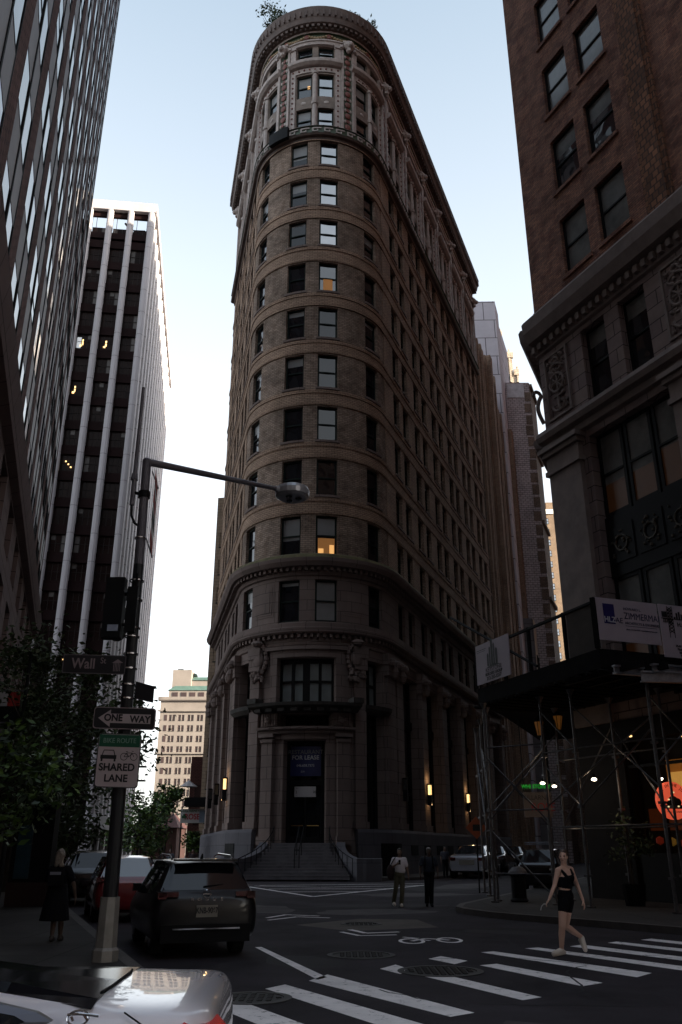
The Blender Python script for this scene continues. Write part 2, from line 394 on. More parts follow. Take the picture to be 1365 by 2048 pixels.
marks('lane_line_marking',[[(-1.62,17.8),(-1.5,17.85),(-.2,13.75),(-.33,13.5)]])
def strip(pts,w):
    out=[]
    for a,b in zip(pts,pts[1:]):
        d=(Vector(b)-Vector(a)).normalized(); n=Vector((-d.y,d.x))*w/2; a=Vector(a);b=Vector(b); out.append([a-n,b-n,b+n,a+n])
    return out
marks('hatched_marking', strip([(-4.6,46),(-1.1,36.4)],.2)+strip([(-1.1,36.4),(4.6,48.6)],.2)+strip([(-4.2,47.6),(4.7,50.2)],.22)+strip([(-3.4,43.4),(2.2,43.6)],.22)+strip([(-2.6,40.4),(.8,40.6)],.22)+strip([(-4.4,47.0),(-1.0,45.4),(4,47.6)],.18))
marks('bicycle_lane_marking', strip([(.2,21.6),(.55,20.7),(1.3,21.0)],.14)+strip([(.0,21.0),(.4,20.1),(1.2,20.3)],.12)
 + [[(cx+.27*math.cos(a)*r1+0,cy+.55*math.sin(a)*r1) for a,r1 in ((t,1),(t2,1),(t2,.72),(t,.72))] for cx,cy in ((1.42,18.95),(2.2,19.15)) for t,t2 in [(2*math.pi*k/16,2*math.pi*(k+1)/16) for k in range(16)]]
 + strip([(1.42,18.95),(1.75,19.5),(2.2,19.15)],.1)+strip([(1.45,19.5),(1.8,19.05)],.08)+strip([(1.3,19.8),(1.6,19.5)],.1))
marks('lane_arrow_marking', strip([(-2.0,25.2),(-1.55,26.4),(-.6,25.9)],.13)+strip([(-1.9,24.4),(-1.2,25.6),(-.3,25.2)],.13))
b=MB(); b.face([(-1.1,22.9,.003),(.2,21.2,.003),(2.3,22.2,.003),(2.0,24.6,.003),(.5,24.9,.003)]); struct(b.build('paving_patch',PATCH))
# tar patches and cracks in the carriageway
TAR=mat('tar_patch',(.014,.013,.015),.9,var=.3,scale=2); OLD=mat('old_asphalt',(.06,.052,.054),.9,var=.5,scale=.8)
rp=random.Random(9)
def blob(x,y,rx,ry,rot,n=14): return [(x+math.cos(rot)*rx*math.cos(t)*k-math.sin(rot)*ry*math.sin(t)*k, y+math.sin(rot)*rx*math.cos(t)*k+math.cos(rot)*ry*math.sin(t)*k) for t,k in ((2*math.pi*i/n,rp.uniform(.8,1.15)) for i in range(n))]
marks('asphalt_patch',[blob(3.6,21.0,1.0,.5,-.5),blob(-.6,15.6,.6,1.0,.3),blob(1.5,30.5,2.2,1.0,.1),blob(4.2,44,2,3,.2),blob(5.8,12.2,.8,.7,0)],.0015,TAR)
marks('worn_asphalt_patch',[blob(.9,27.6,1.8,1.3,.2),blob(2.6,9.6,1.2,.5,-.6),blob(-2.6,29,1.2,2.2,.3),blob(3.0,38,2.5,1.5,0),blob(6.3,47,1.4,4,-.35)],.002,OLD)
ck=[]
for (x,y,a,L) in ((-.3,17.2,-.9,5),(2.2,20.4,-.5,4),(.5,12.6,-1.2,3.5),(4.0,16.2,.2,3),(1.0,25.5,.6,6),(-1.8,21,1.2,5),(5.0,19.6,-.8,3),(3.0,12.3,.5,3)):
    p=Vector((x,y)); pts=[p.copy()]
    for k in range(12): a+=rp.uniform(-.5,.5); p=p+Vector((math.cos(a),math.sin(a)))*L/12; pts.append(p.copy())
    ck+=strip([tuple(q) for q in pts],.035)
marks('asphalt_crack',ck,.0045,TAR)
IRON=mat('cast_iron',(.02,.019,.02),.55,metal=.4,var=.5,scale=9)
RIM=mat('iron_rim',(.045,.042,.04),.6,var=.3)
for (x,y,r,l) in ((1.5,14.4,.55,'large round iron manhole cover in the crosswalk, nearest the striding woman'),(.35,16.5,.5,'round iron manhole cover on dark asphalt, left of the broken crosswalk stripes'),(.5,23.2,.42,'small iron manhole cover set in the tan paving patch'),(-1.1,11.9,.4,'worn iron manhole cover beside the rear of the white sedan')):
    t=thing('manhole_cover',(x,y,0),l,'manhole cover','manhole covers in the road')
    a=MB(); a.lathe((x,y,0),[(r+.1,.005),(r+.1,.012),(r,.014),(r,.006)],28); a.build('rim',RIM,t)
    a=MB(); a.lathe((x,y,0),[(r-.01,.008),(0,.010)],28)
    for i in range(-4,5):
        for j in range(-4,5):
            if math.hypot(i,j)*.11<r*.85: a.obox((x+i*.11,y+j*.11,.013),(.06,.06,.012),.3)
    a.build('lid',IRON,t)

# ================================================================= the wedge building with the round prow
FB = thing('wedge_building',(-1.95,63.1,0),'tall dark brown brick building with rounded corner, coloured terracotta crown and curved cornice','building')
bays=[BW.h+4.85+6.25*k for k in range(6)]; lbays=[-BW.h-3.6-5.9*k for k in range(3)]
floors=[(21.38,24.38),(25.97,28.9),(30.48,33.4),(35.03,38.05),(39.58,42.48),(44.04,46.92),(48.66,51.33),(52.87,55.72),(57.28,60.0)]
def colx():
    c=[(.55,2.15),(-2.15,-.55),(4.75,6.35),(-6.2,-4.7)]
    for k in range(6):
        b=bays[k]; c+=[(b-2.15,b-.5),(b+.5,b+2.15)]
    for b in lbays: c+=[(b-2.0,b-.45),(b+.45,b+2.0)]
    return c
cols=colx()
# brick shaft
wl=MB(); holes=[(a,b,z0,z1) for (a,b) in cols for (z0,z1) in floors]
facade(wl,BW,SL,SR,21.3,60.3,holes,.42,0,mj=0,step=.5)
# projecting lighter brick belts between the window rows on prow and sides
for k,(z0,z1) in enumerate(floors):
    zt=floors[k+1][0]-.25 if k<8 else 60.3
    band(wl,BW,SL,SR,[(z1+.12,0),(z1+.12,.09,1),(z1+.32,.11,1),(z1+.34,.07,1),(zt-.3,.07,1),(zt-.28,.13,1),(zt,.15,1),(zt,0)],1)
# lighter piers on the flat sides
pr=MB()
edges=sorted([c for c in cols if c[0]>BW.h]); prev=BW.h+.4
for a,b in edges: pbox(pr,BW,prev,a-.0,21.3,60.2,0,.05) if a-prev>.3 else None; prev=b
pbox(pr,BW,prev,SR,21.3,60.2,0,.05)
edges=sorted([c for c in cols if c[1]<-BW.h],reverse=True); prev=-BW.h-.4
for a,b in edges: pbox(pr,BW,b,prev,21.3,60.2,0,.05); prev=a
pbox(pr,BW,SL,prev,21.3,60.2,0,.05)
pr.build('brick_pier',BRICK,FB)
for a,b in cols:
    for z0,z1 in floors: pbox(wl,BW,a-.12,b+.12,z0-.2,z0-.02,-.1,.2,2)
wl.build('brick_wall',[BRICKD,BRICK,STONE],FB)
# inner core so no light passes, roof
core=MB(); cp=[BW(s,0,-1.6)[:2] for s in BW.cuts(SL,SR,1.5)]; core.prism(cp,0,72.5); core.build('inner_core',mat('dark_room',(.02,.018,.016),.9),FB)
bk=MB(); a0=BW(SL,0,0); a1=BW(SR,0,0)
bk.face([(a1[0],a1[1],0),(a0[0],a0[1],0),(a0[0],a0[1],73.5),(a1[0],a1[1],73.5)]); bk.build('rear_wall',BRICK,FB)
# windows
sp=[]
def gk(a,row):
    if abs(a-.55)<.01: return (1 if row>2 else 0)
    return 0
rnd=random.Random(3)
for ci,(a,b) in enumerate(cols):
    for r,(z0,z1) in enumerate(floors):
        if ci==0: bl=[.5,0,0,0,0,0,0,0,0][r]; gi=1 if r>=6 else (2 if r==5 else 0)
        elif ci==1: bl=[.6,0,0,.28,.2,0,.1,.35,.6][r]; gi=0
        else: bl=rnd.choice([0,0,.15,.3,0]) if ci<4 else rnd.choice([0,0,0,.1]); gi=0
        near = 0 if ci<4 else (1+max(0,(a-BW.h))/40 if a>0 else 1.6+(-a-BW.h)/20)
        sp.append((near,((a,b,z0,z1),gi,bl,1)))
# stone third floor windows
z3=(16.45,19.5)
for ci,(a,b) in enumerate(cols):
    near=0 if ci<4 else (1+max(0,(a-BW.h))/40 if a>0 else 1.6+(-a-BW.h)/20)
    sp.append((near,((a,b)+z3,0,[.95,.12][ci] if ci<2 else rnd.choice([0,.3]),1)))
# crown windows
crown=[]
cc=[0,5.75,-5.75]+bays[:]+lbays[:]
for i,c in enumerate(cc):
    hw=1.75 if i<3 else 1.9
    for (a,b) in ((c-hw,c-.28),(c+.28,c+hw)):
        for q,(z0,z1) in enumerate(((61.42,63.97),(65.35,68.1),(70.0,71.55))):
            crown.append((a,b,z0,z1)); gi=1 if (i==0 and a>0) else (2 if i<3 else 0)
            near=0 if i<3 else (1.02+(c-BW.h)/40 if c>0 else 1.7+(-c-BW.h)/20)
            sp.append((near,((a,b,z0,z1),gi,0 if gi==1 else rnd.choice([0,.4,.5]),1)))
sp.sort(key=lambda q:q[0])
windows(FB,BW,[q[1] for q in sp],-.28,SASH,[GL,GLB,GLM],nmax=98,detail=24,fw=.13)
# lit spots inside a few windows
lt=MB(); pbox(lt,BW,.75,1.15,21.55,21.9,-.262,-.25); pbox(lt,BW,1.6,1.95,21.55,22.2,-.262,-.25); lt.build('lit_lamp',LAMPD,FB)
lt=MB(); pbox(lt,BW,.72,2.0,21.5,22.7,-.272,-.262); lt.build('lit_curtain',WARM,FB); lt=MB(); pbox(lt,BW,.95,1.75,44.2,45.5,-.272,-.262); lt.build('lit_curtain',WARM,FB)
lt=MB(); pbox(lt,BW,-.75,-.5,66.6,66.95,-.262,-.25); lt.build('lit_lamp',LAMPD,FB)
# stone storeys
st=MB()
tall=[(4.35,6.35,2.95,14.0),(-6.3,-4.3,2.95,14.0)]+[(c-2.15,c+2.15,2.95,14.0) for c in bays]+[(c-1.95,c+1.95,2.95,14.0) for c in lbays]
door=(-1.4,1.4,2.1,8.43); bigw=(-2.0,2.0,10.87,13.9)
facade(st,BW,SL,SR,0,20.2,tall+[door,bigw,(-1.75,1.75,9.35,10.15)]+[(a,b)+z3 for a,b in cols],.9,0,step=.6)
st.build('stone_base_wall',[STONE],FB)
pl=MB()
for a,b in ((SL,-3.35),(3.35,SR)):
    band(pl,BW,a,b,[(0,.55),(2.75,.5),(2.95,.42),(2.97,0)],0)
for a in (5.1,): pbox(pl,BW,a,a+2.6,.15,2.1,.5,.56,1)
for a in (-6.2,): pbox(pl,BW,a,a+1.3,1.1,2.1,.5,.56,1)
for k in range(8): pbox(pl,BW,10+k*3.3,11.6+k*3.3,1.35,2.0,.5,.555,1)
pl.build('granite_plinth',[GRAN,BLACK],FB)
# bands and cornices of the base
bd=MB()
band(bd,BW,SL,SR,[(14.75,0),(14.8,.12),(14.95,.14),(15.0,.1),(15.5,.12),(15.52,.5),(15.62,.62),(15.9,.66),(15.95,.55),(16.25,.55),(16.32,.3),(16.4,.05),(16.4,0)])
band(bd,BW,SL,SR,[(19.75,0),(19.8,.15),(20.0,.2),(20.3,.24),(20.32,.75),(20.6,.95),(20.85,1.0,1),(21.1,.85,1),(21.35,.3,1),(21.42,0,1)])
s=SL
while s<SR:
    if s<BW.h+16: pbox(bd,BW,s,s+.2,20.05,20.3,.15,.55,0,9); pbox(bd,BW,s,s+.18,15.25,15.5,.1,.42,0,9)
    s+=.42
bd.build('base_cornice',[STONE,MOSS],FB)
# panels on stone storeys, piers beside tall bays
for a,b in ((2.5,4.4),(-4.3,-2.5)):
    pn=MB()
    for i,e in enumerate((0,.16,.32)): pbox(pn,BW,a+e,b-e,16.95+e,19.3-e,.03*i,.03*(i+1)-.002)
    pn.build('wall_panel',STONE,FB)
for c in sorted([BW.h+1.7+6.25*k for k in range(7)]+[-BW.h-.7-5.9*k for k in range(4)]+[7.2,-7.1,3.75,-3.75], key=lambda q:abs(q)):
    m=MB(); wd=.85 if abs(c)>5 else .5
    pbox(m,BW,c-wd,c+wd,2.95,3.4,0,.42); pbox(m,BW,c-wd*.85,c+wd*.85,3.4,13.2,0,.3); pbox(m,BW,c-wd,c+wd,13.2,14.0,0,.42); pbox(m,BW,c-wd*1.1,c+wd*1.1,14.0,14.75,0,.5)
    if abs(c)>7:
        for i in (-1,1): m.sphere(BW(c+i*wd*.6,14.15,.55),.32,8)
        m.sphere(BW(c,13.5,.45),.38,8,sc=(1,1,1.3))
    m.build('pier',STONE,FB)
# tall window frames in the base
def tallwin(h):
    a,b,c,d=h; m=MB(); n=3 if b-a>3 else 2
    for k in range(n+1): x=a+(b-a)*k/n; pbox(m,BW,max(a,x-.07),min(b,x+.07),c,d,-.8,-.62)
    for z in (c+.1,5.6,7.9,10.35,10.95,12.4,d-.1): pbox(m,BW,a,b,z-.09,z+.09,-.8,-.64)
    pbox(m,BW,a,b,10.35,10.95,-.8,-.5)
    q=BW.cuts(a,b)
    for u,v in zip(q,q[1:]): m.face([BW(u,c,-.78),BW(v,c,-.78),BW(v,10.9,-.78),BW(u,10.9,-.78)],1); m.face([BW(u,10.9,-.78),BW(v,10.9,-.78),BW(v,d,-.78),BW(u,d,-.78)],2 if abs(a)<6.4 else 1)
    m.build('window',[BLACK,GL,BLINDG],FB)
for h in tall: tallwin(h)
# big window above the door with four blinds
m=MB(); 
for k in range(5):
    x=-2+4*k/4; wd=.14 if k in (0,4) else (.26 if k==2 else .11); pbox(m,BW,max(-2,x-wd),min(2,x+wd),10.87,13.9,-.55,-.35,0,9)
for z,e in ((10.95,.09),(12.35,.07),(13.75,.16)): pbox(m,BW,-2,2,z-e,z+e,-.55,-.38)
fo=m.build('window',BLACK,FB)
m=MB()
for k in range(4): a,b=-2+k,-1+k; m.face([BW(a,10.87,-.5),BW(b,10.87,-.5),BW(b,13.9,-.5),BW(a,13.9,-.5)])
m.build('pane',BLINDG,fo)
# surround of big window
m=MB()
for a,b in ((-2.55,-2.02),(2.02,2.55)): pbox(m,BW,a,b,10.95,13.95,0,.16)
pbox(m,BW,-2.55,2.55,13.95,14.45,0,.18); pbox(m,BW,-2.8,2.8,14.45,14.7,0,.34); m.build('window_surround',STONE,FB)
# cartouches
for sc in (-3.45,3.45):
    m=MB(); p=BW(sc,13.9,.3); a=BW.ang(sc); q=Matrix.Rotation(a,3,'Z')
    m.sphere(p,.62,14,sc=(.75,.35,1.0),rot=q)
    for k in range(18):
        t=2*math.pi*k/18; v=Vector(BW(sc+.62*math.cos(t),14.0+.95*math.sin(t),.22)); m.sphere(v,.19,6,sc=(1,.9,1.1))
    for k in range(26):
        ss=random.uniform(-.55,.55); zz=random.uniform(-1.5,-.75); m.sphere(BW(sc+ss*(1-.3*abs(zz+1.1)),13.9+zz,random.uniform(.2,.45)),random.uniform(.1,.2),6)
    m.sphere(BW(sc,15.05,.45),.3,8,sc=(1.6,1,.8)); m.build('cartouche',STONE,FB,smooth=True)
# door: pilasters, entablature, balcony
m=MB()
for e in (-1,1):
    a,b=sorted((e*1.42,e*1.95)); pbox(m,BW,a,b,2.1,8.5,0,.12); 
    a,b=sorted((e*2.0,e*2.95)); pbox(m,BW,a,b,2.0,2.5,0,.55); pbox(m,BW,a+.08,b-.08,2.5,8.3,0,.4); pbox(m,BW,a+.02,b-.02,8.3,8.5,0,.5); pbox(m,BW,a-.05,b+.05,8.62,8.85,0,.6)
pbox(m,BW,-1.95,1.95,8.5,8.85,0,.22); m.build('door_surround',STONE,FB)
m=MB(); band(m,BW,-3.1,3.1,[(8.85,0),(8.85,.45),(9.05,.5),(9.07,.7),(9.25,.75),(9.3,.4),(9.35,0)])
for e in (-1,1):
    a,b=sorted((e*1.8,e*3.0)); pbox(m,BW,a,b,9.35,10.2,0,.35)
    for i in range(6): a=e*(1.95+i*.18); pbox(m,BW,a-.05,a+.05,9.4,10.15,.35,.42,0,9)
    m.sphere(BW(e*2.35,9.75,.42),.28,10,sc=(1,.6,1))
k=-2.7
while k<2.7: pbox(m,BW,k,k+.55,9.1,9.2,.7,.8,0,9); k+=.9
m.build('entablature',STONE,FB)
m=MB(); band(m,BW,-3.3,3.3,[(10.2,0),(10.22,.7),(10.4,.95),(10.55,1.3),(10.75,1.35),(10.78,0)],0)
k=-3.0
while k<2.9: pbox(m,BW,k,k+.4,10.2,10.42,.5,1.1,0,9); k+=.75
for e in (-1,1): a,b=sorted((e*2.75,e*3.35)); pbox(m,BW,a,b,10.75,11.1,.5,1.4)
m.build('balcony',mat('sooty_stone',(.045,.04,.036),.9,var=.5),FB)
for e,nm in ((5.35,0),(-5.3,0)):
    m=MB(); band(m,BW,e-1.25,e+1.25,[(10.3,-.2),(10.35,.25),(10.6,.5),(10.85,.55),(10.9,-.2)]); m.build('ledge',mat('sooty_stone'),FB)
# doors
m=MB(); P0=BW
pbox(m,BW,-1.4,-1.15,2.1,8.43,-.85,-.6); pbox(m,BW,1.15,1.4,2.1,8.43,-.85,-.6); pbox(m,BW,-1.15,1.15,5.65,5.95,-.85,-.6); pbox(m,BW,-1.15,1.15,8.2,8.43,-.85,-.6); pbox(m,BW,-.06,.06,2.1,5.65,-.85,-.62)
pbox(m,BW,-1.15,-.06,2.1,2.5,-.84,-.64); pbox(m,BW,.06,1.15,2.1,2.5,-.84,-.64); do=m.build('entrance_door',BLACK,FB)
m=MB(); m.face([BW(-1.2,2.1,-.82),BW(1.2,2.1,-.82),BW(1.2,8.3,-.82),BW(-1.2,8.3,-.82)]); m.build('glass',GL,do)
m=MB(); m.tube(BW(-1.0,3.15,-.6),BW(-.15,3.15,-.6),.03); m.tube(BW(.15,3.15,-.6),BW(1.0,3.15,-.6),.03); m.build('handle',mat('brass',(.35,.2,.07),.3,metal=1),do)

# ---- crown of terracotta
cr=MB(); facade(cr,BW,SL,SR,60.3,73.6,crown,.4,0,step=.5,zc=(61.3,68.9,69.6,71.8)); 
cr.build('crown_wall',[mat('crown_background',(.19,.15,.125),.7,var=.35,scale=1.2)],FB)
m=MB(); band(m,BW,SL,SR,[(60.0,0),(60.05,.12),(60.3,.2),(60.35,.45),(60.5,.55),(60.55,.4,1),(61.25,.42,1),(61.3,.55),(61.4,.5),(61.42,0)],0)
m.build('crown_ledge',[COPPER,TGREEN],FB)
s=SL+.3      # greek key
while s<SR:
    if s<BW.h+14 and s>-BW.h-8:
        m=MB(); pbox(m,BW,s,s+.75,61.02,61.14,.42,.5,0,9); pbox(m,BW,s,s+.12,60.68,61.02,.42,.5,0,9); pbox(m,BW,s,s+.5,60.68,60.78,.42,.5,0,9); pbox(m,BW,s+.4,s+.5,60.78,60.92,.42,.5,0,9); m.build('greek_key',TERRA,FB)
    s+=.98
bx=MB(); pbox(bx,BW,-3.9,-2.1,60.3,61.5,.5,.85); bx.build('black_netting',BLACK,FB)
pil=[-3.0,3.0,8.9,-8.6]+[BW.h+1.7+6.25*k for k in range(1,7)]+[-BW.h-.7-5.9*k for k in range(1,4)]
for c in pil:
    m=MB(); pbox(m,BW,c-.62,c-.42,61.42,71.6,0,.3,0,9); pbox(m,BW,c+.42,c+.62,61.42,71.6,0,.3,0,9); pbox(m,BW,c-.42,c+.42,61.42,71.6,0,.14,1,9)
    z=62.0; k=0
    while z<71:
        p=BW(c,z,.17); q=Matrix.Rotation(BW.ang(c),3,'Z')
        if k%2==0: m.sphere(p,.36,12,2,sc=(.85,.3,.9),rot=q)
        else:
            for e in (-1,1): m.sphere(BW(c+e*.24,z,.16),.17,6,3,sc=(1,.5,1.3),rot=q)
            m.obox(p,(.34,.1,.34),0,2,rot=q@Matrix.Rotation(R(45),3,'Y'))
        z+=.66; k+=1
    m.build('pilaster',[TERRA,TGREEN,TRED,TERRA],FB)
    m=MB()   # lion head bracket on top
    q=Matrix.Rotation(BW.ang(c),3,'Z')
    m.sphere(BW(c,71.75,.45),.55,10,sc=(1,.8,1),rot=q); m.sphere(BW(c,71.6,.85),.28,8,rot=q)
    for e in (-1,1): m.sphere(BW(c+e*.4,72.05,.45),.2,6); m.sphere(BW(c+e*.62,71.5,.3),.28,6)
    m.sphere(BW(c,71.15,.5),.3,6); m.build('lion_head',TERRA,FB,smooth=True)
m=MB(); mb2=MB(); mp=MB(); mg=MB()
for i,c in enumerate(cc):
    hw=2.35 if i<3 else 2.4
    for e in (-1,1):
        a,b=sorted((c+e*1.85,c+e*hw)); pbox(m,BW,a,b,61.42,68.85,0,.1,0,9); g0,g1=sorted((c+e*hw,c+e*(hw+.16))); pbox(m,BW,g0,g1,61.42,68.9,0,.06,2,9)
        if i<8:
            z=61.8
            while z<68.7: m.sphere(BW((a+b)/2,z,.11),.1,6,1,sc=(1,1,1)); z+=.62
    pbox(m,BW,c-1.85,c+1.85,68.3,68.85,0,.1)
    if i<8:
        for k in range(7): m.sphere(BW(c-1.5+.5*k,68.58,.11),.1,6,1)
    # column between paired windows and spandrel panels
    for z0,z1 in ((61.42,64.6),(64.6,68.3)):
        q=BW.tang(c); 
        p0=BW(c,z0,-.02); p1=BW(c,z1,-.02); mb2=MB(); mb2.tube(p0,p1,.24,.21,10)
        mb2.tube(BW(c,z1-.25,-.02),p1,.3,.34,10); mb2.build('colonnette',TERRA,FB,smooth=True)
    for e in (-1,1):
        a,b=sorted((c+e*.32,c+e*1.75)); pbox(mp,BW,a,b,64.05,65.25,-.3,-.08); pbox(mp,BW,a+.2,b-.2,64.3,65.0,-.08,-.04,1); mp.sphere(BW((a+b)/2,64.65,-.03),.2,8,0,sc=(1.4,.5,1),rot=Matrix.Rotation(BW.ang(c),3,'Z'))
    band(mg,BW,c-2.4,c+2.4,[(68.9,0),(68.95,.35),(69.15,.6),(69.45,.65),(69.6,.5),(69.7,0)])
    for e in (-1,1):
        a,b=sorted((c+e*1.82,c+e*2.35)); pbox(mg,BW,a,b,69.7,71.3,0,.22); pbox(mg,BW,a-.06,b+.06,71.3,71.6,0,.34)
m.build('window_border',[TERRA,TRED,TGREEN],FB); mp.build('spandrel_panel',[TERRA,TGREEN],FB); mg.build('upper_sill',TERRA,FB)
# architrave, festoon frieze, cornice
m=MB(); band(m,BW,SL,SR,[(71.6,0),(71.65,.22),(71.95,.26),(72.0,.36),(72.15,.36),(72.17,.1,1),(73.0,.1,1),(73.05,.3),(73.2,.36)],0); m.build('frieze',[TERRA,TGREEN],FB)
m=MB(); s=-BW.h-16; 
while s<SR-1:
    m.sphere(BW(s,72.62,.2),.3,8,0,sc=(1,.5,1),rot=Matrix.Rotation(BW.ang(s),3,'Z'))
    for k in range(1,8):
        t=k/8; m.sphere(BW(s+2.05*t,72.78-.42*math.sin(math.pi*t),.2),.15+.05*math.sin(math.pi*t),6,1)
    s+=2.05
m.build('festoon',[TRED,TGOLD],FB,smooth=True)
m=MB(); band(m,BW,SL,SR,[(73.2,.3),(73.25,.55),(73.5,.6),(73.52,.85),(73.6,1.0),(74.1,1.1),(74.2,1.15),(75.0,1.3),(75.2,1.34),(75.3,1.3,1),(75.32,-.8)],0)
s=SL
while s<SR:
    pbox(m,BW,s,s+.22,73.22,73.5,.5,.9,0,9); pbox(m,BW,s,s+.12,74.22,74.9,1.1,1.32,0,9); s+=.46
m.build('cornice',[COPPER,PATINA],FB)
rf=MB(); pts=[BW(s,75.2,-.7) for s in BW.cuts(SL,SR,1)]; rf.face(pts); rf.build('roof',ROOFM,FB)

# roof shrubs
def leaves(m, c, r, n, size, sc=(1,1,1), seed=0, shell=.35, zmin=None, mats=1, clumps=12, tight=.34):
    rr=random.Random(seed); cl=[]
    for k in range(clumps):
        while True:
            v=Vector((rr.uniform(-1,1),rr.uniform(-1,1),rr.uniform(-1,1)))
            if shell<v.length<1: break
        cl.append((v,rr.uniform(.55,1.2)))
    for i in range(n):
        v,f=rr.choice(cl); q=v+Vector((rr.gauss(0,1),rr.gauss(0,1),rr.gauss(0,.7)))*tight*f
        p=Vector((c[0]+q.x*r*sc[0],c[1]+q.y*r*sc[1],c[2]+q.z*r*sc[2]))
        if zmin and p.z<zmin: continue
        a=Vector((rr.gauss(0,1),rr.gauss(0,1),rr.gauss(0,.6))).normalized(); b=a.cross(Vector((rr.gauss(0,1),rr.gauss(0,1),rr.gauss(0,1)))).normalized(); s=size*rr.uniform(.6,1.3)
        m.face([p-a*s*.9,p-a*s*.1+b*s*.42,p+a*s,p-a*s*.1-b*s*.42],rr.randrange(mats))
    return cl
LEAF=[mat('leaf_dark',(.024,.044,.014),.7,var=.4,scale=2),mat('leaf_mid',(.04,.07,.018),.65,var=.4,scale=2),mat('leaf_olive',(.045,.058,.02),.7,var=.4,scale=2)]
LEAFB=[mat('leaf_bright',(.1,.18,.028),.5,var=.3,scale=2),mat('leaf_fresh',(.06,.12,.025),.5,var=.3,scale=2),mat('leaf_dark')]
BARK=mat('bark',(.04,.032,.026),.95,var=.4,scale=6,bump=.5)
for s,zz,rr_,n,l in ((-4.5,76.6,2.1,700,'taller leafy shrub growing on the roof edge, left of the curved cornice top'),(3.6,75.8,.8,90,'small sparse shrub on the roof edge right of the cornice top'),(5.6,76.1,1.1,120,'thin straggly shrub on the roof edge, farthest right')):
    p=BW(s,75.2,.3); t=thing('roof_shrub',(p[0],p[1],75.2),l,'shrub','shrubs on the roof edge')
    m=MB(); leaves(m,(p[0],p[1],zz+.3),rr_,n,.17,seed=int(s*10)+200,clumps=14,tight=.2,mats=3,sc=(.8,.8,.8)); m.build('foliage',LEAF,t)
    m=MB()
    for k in range(9): m.tube((p[0],p[1],75.1),(p[0]+random.uniform(-1,1)*rr_*.8,p[1]+random.uniform(-.5,.5),zz+random.uniform(0,1)*rr_*.7),.04,.015,5)
    m.build('stem',BARK,t)

# steps
ST=thing('entrance_steps',(-2.4,56.2,.15),'wide grey stone steps rising to the dark corner entrance','steps')
STEPM=mat('worn_granite_steps',(.13,.123,.133),.75,var=.35,scale=1.2)
m=MB(); ca=BW.am
def SP(s,z,off): return BW(s,z,off)
nst=11
def FR(x,y,z): # local: x across, y outwards from the prow face
    a=ca; p=BW(0,0,0); return (p[0]+math.cos(a)*x+math.sin(a)*y, p[1]+math.sin(a)*x-math.cos(a)*y, z)
for k in range(nst):
    z1=2.1-.175*k; y1=1.0+.27*(k+1); w=1.9+.13*k
    m.hexa([FR(-w,-1,0.1),FR(-w,y1,0.1),FR(w,y1,0.1),FR(w,-1,0.1),FR(-w,-1,z1),FR(-w,y1,z1),FR(w,y1,z1),FR(w,-1,z1)]) if True else 0
    m.hexa([FR(-w,y1-.02,z1-.045),FR(-w,y1+.03,z1-.045),FR(w,y1+.03,z1-.045),FR(w,y1-.02,z1-.045),FR(-w,y1-.02,z1+.002),FR(-w,y1+.03,z1+.002),FR(w,y1+.03,z1+.002),FR(w,y1-.02,z1+.002)],1)
m.build('steps',[STEPM,mat('step_nosing',(.16,.15,.16),.7,var=.2)],ST)
for e in (-1,1):
    m=MB()
    for k in range(14):
        t0,t1=k/14,(k+1)/14
        f=lambda t:(e*(2.15+1.45*t*t), .6+3.3*t, 2.15-.95*(1-(1-t)**1.6) if t<.8 else 1.23)
        a,b=f(t0),f(t1)
        m.hexa([FR(a[0],a[1],0),FR(b[0],b[1],0),FR(b[0]+e*.55,b[1],0),FR(a[0]+e*.55,a[1],0),FR(a[0],a[1],a[2]),FR(b[0],b[1],b[2]),FR(b[0]+e*.55,b[1],b[2]),FR(a[0]+e*.55,a[1],a[2])])
    if e: 
        m.hexa([FR(e*3.6,1.2,0),FR(e*3.6,4.0,0),FR(e*5.0,3.6,0),FR(e*5.0,1.0,0),FR(e*3.6,1.2,1.23),FR(e*3.6,4.0,1.23),FR(e*5.0,3.6,1.23),FR(e*5.0,1.0,1.23)])
    m.build('cheek_wall',GRAN,ST)
    m=MB(); pts=[]
    for k in range(10):
        t=k/9; x=e*(1.75+1.6*t*t); y=.9+3.1*t; zf=2.1-1.8*t; pts.append(FR(x,y,zf+.95-.1*math.sin(t*3)))
        m.tube(FR(x,y,max(.15,zf-.1)),pts[-1],.02,.02,6)
    m.path(pts,.03); m.build('railing',BLACK,ST)
m=MB()
for x in (-.14,.14):
    pts=[FR(x,1.1+2.4*t,2.1-1.5*t+.95) for t in (0,.3,.6,.9)]; m.path(pts,.03)
    for t in (0,.45,.9): m.tube(FR(x,1.1+2.4*t,2.1-1.62*t-.1),FR(x,1.1+2.4*t,3.05-1.5*t),.025)
m.path([FR(-.14,3.26,1.7),FR(.14,3.26,1.7)],.03); m.build('railing',BLACK,ST)

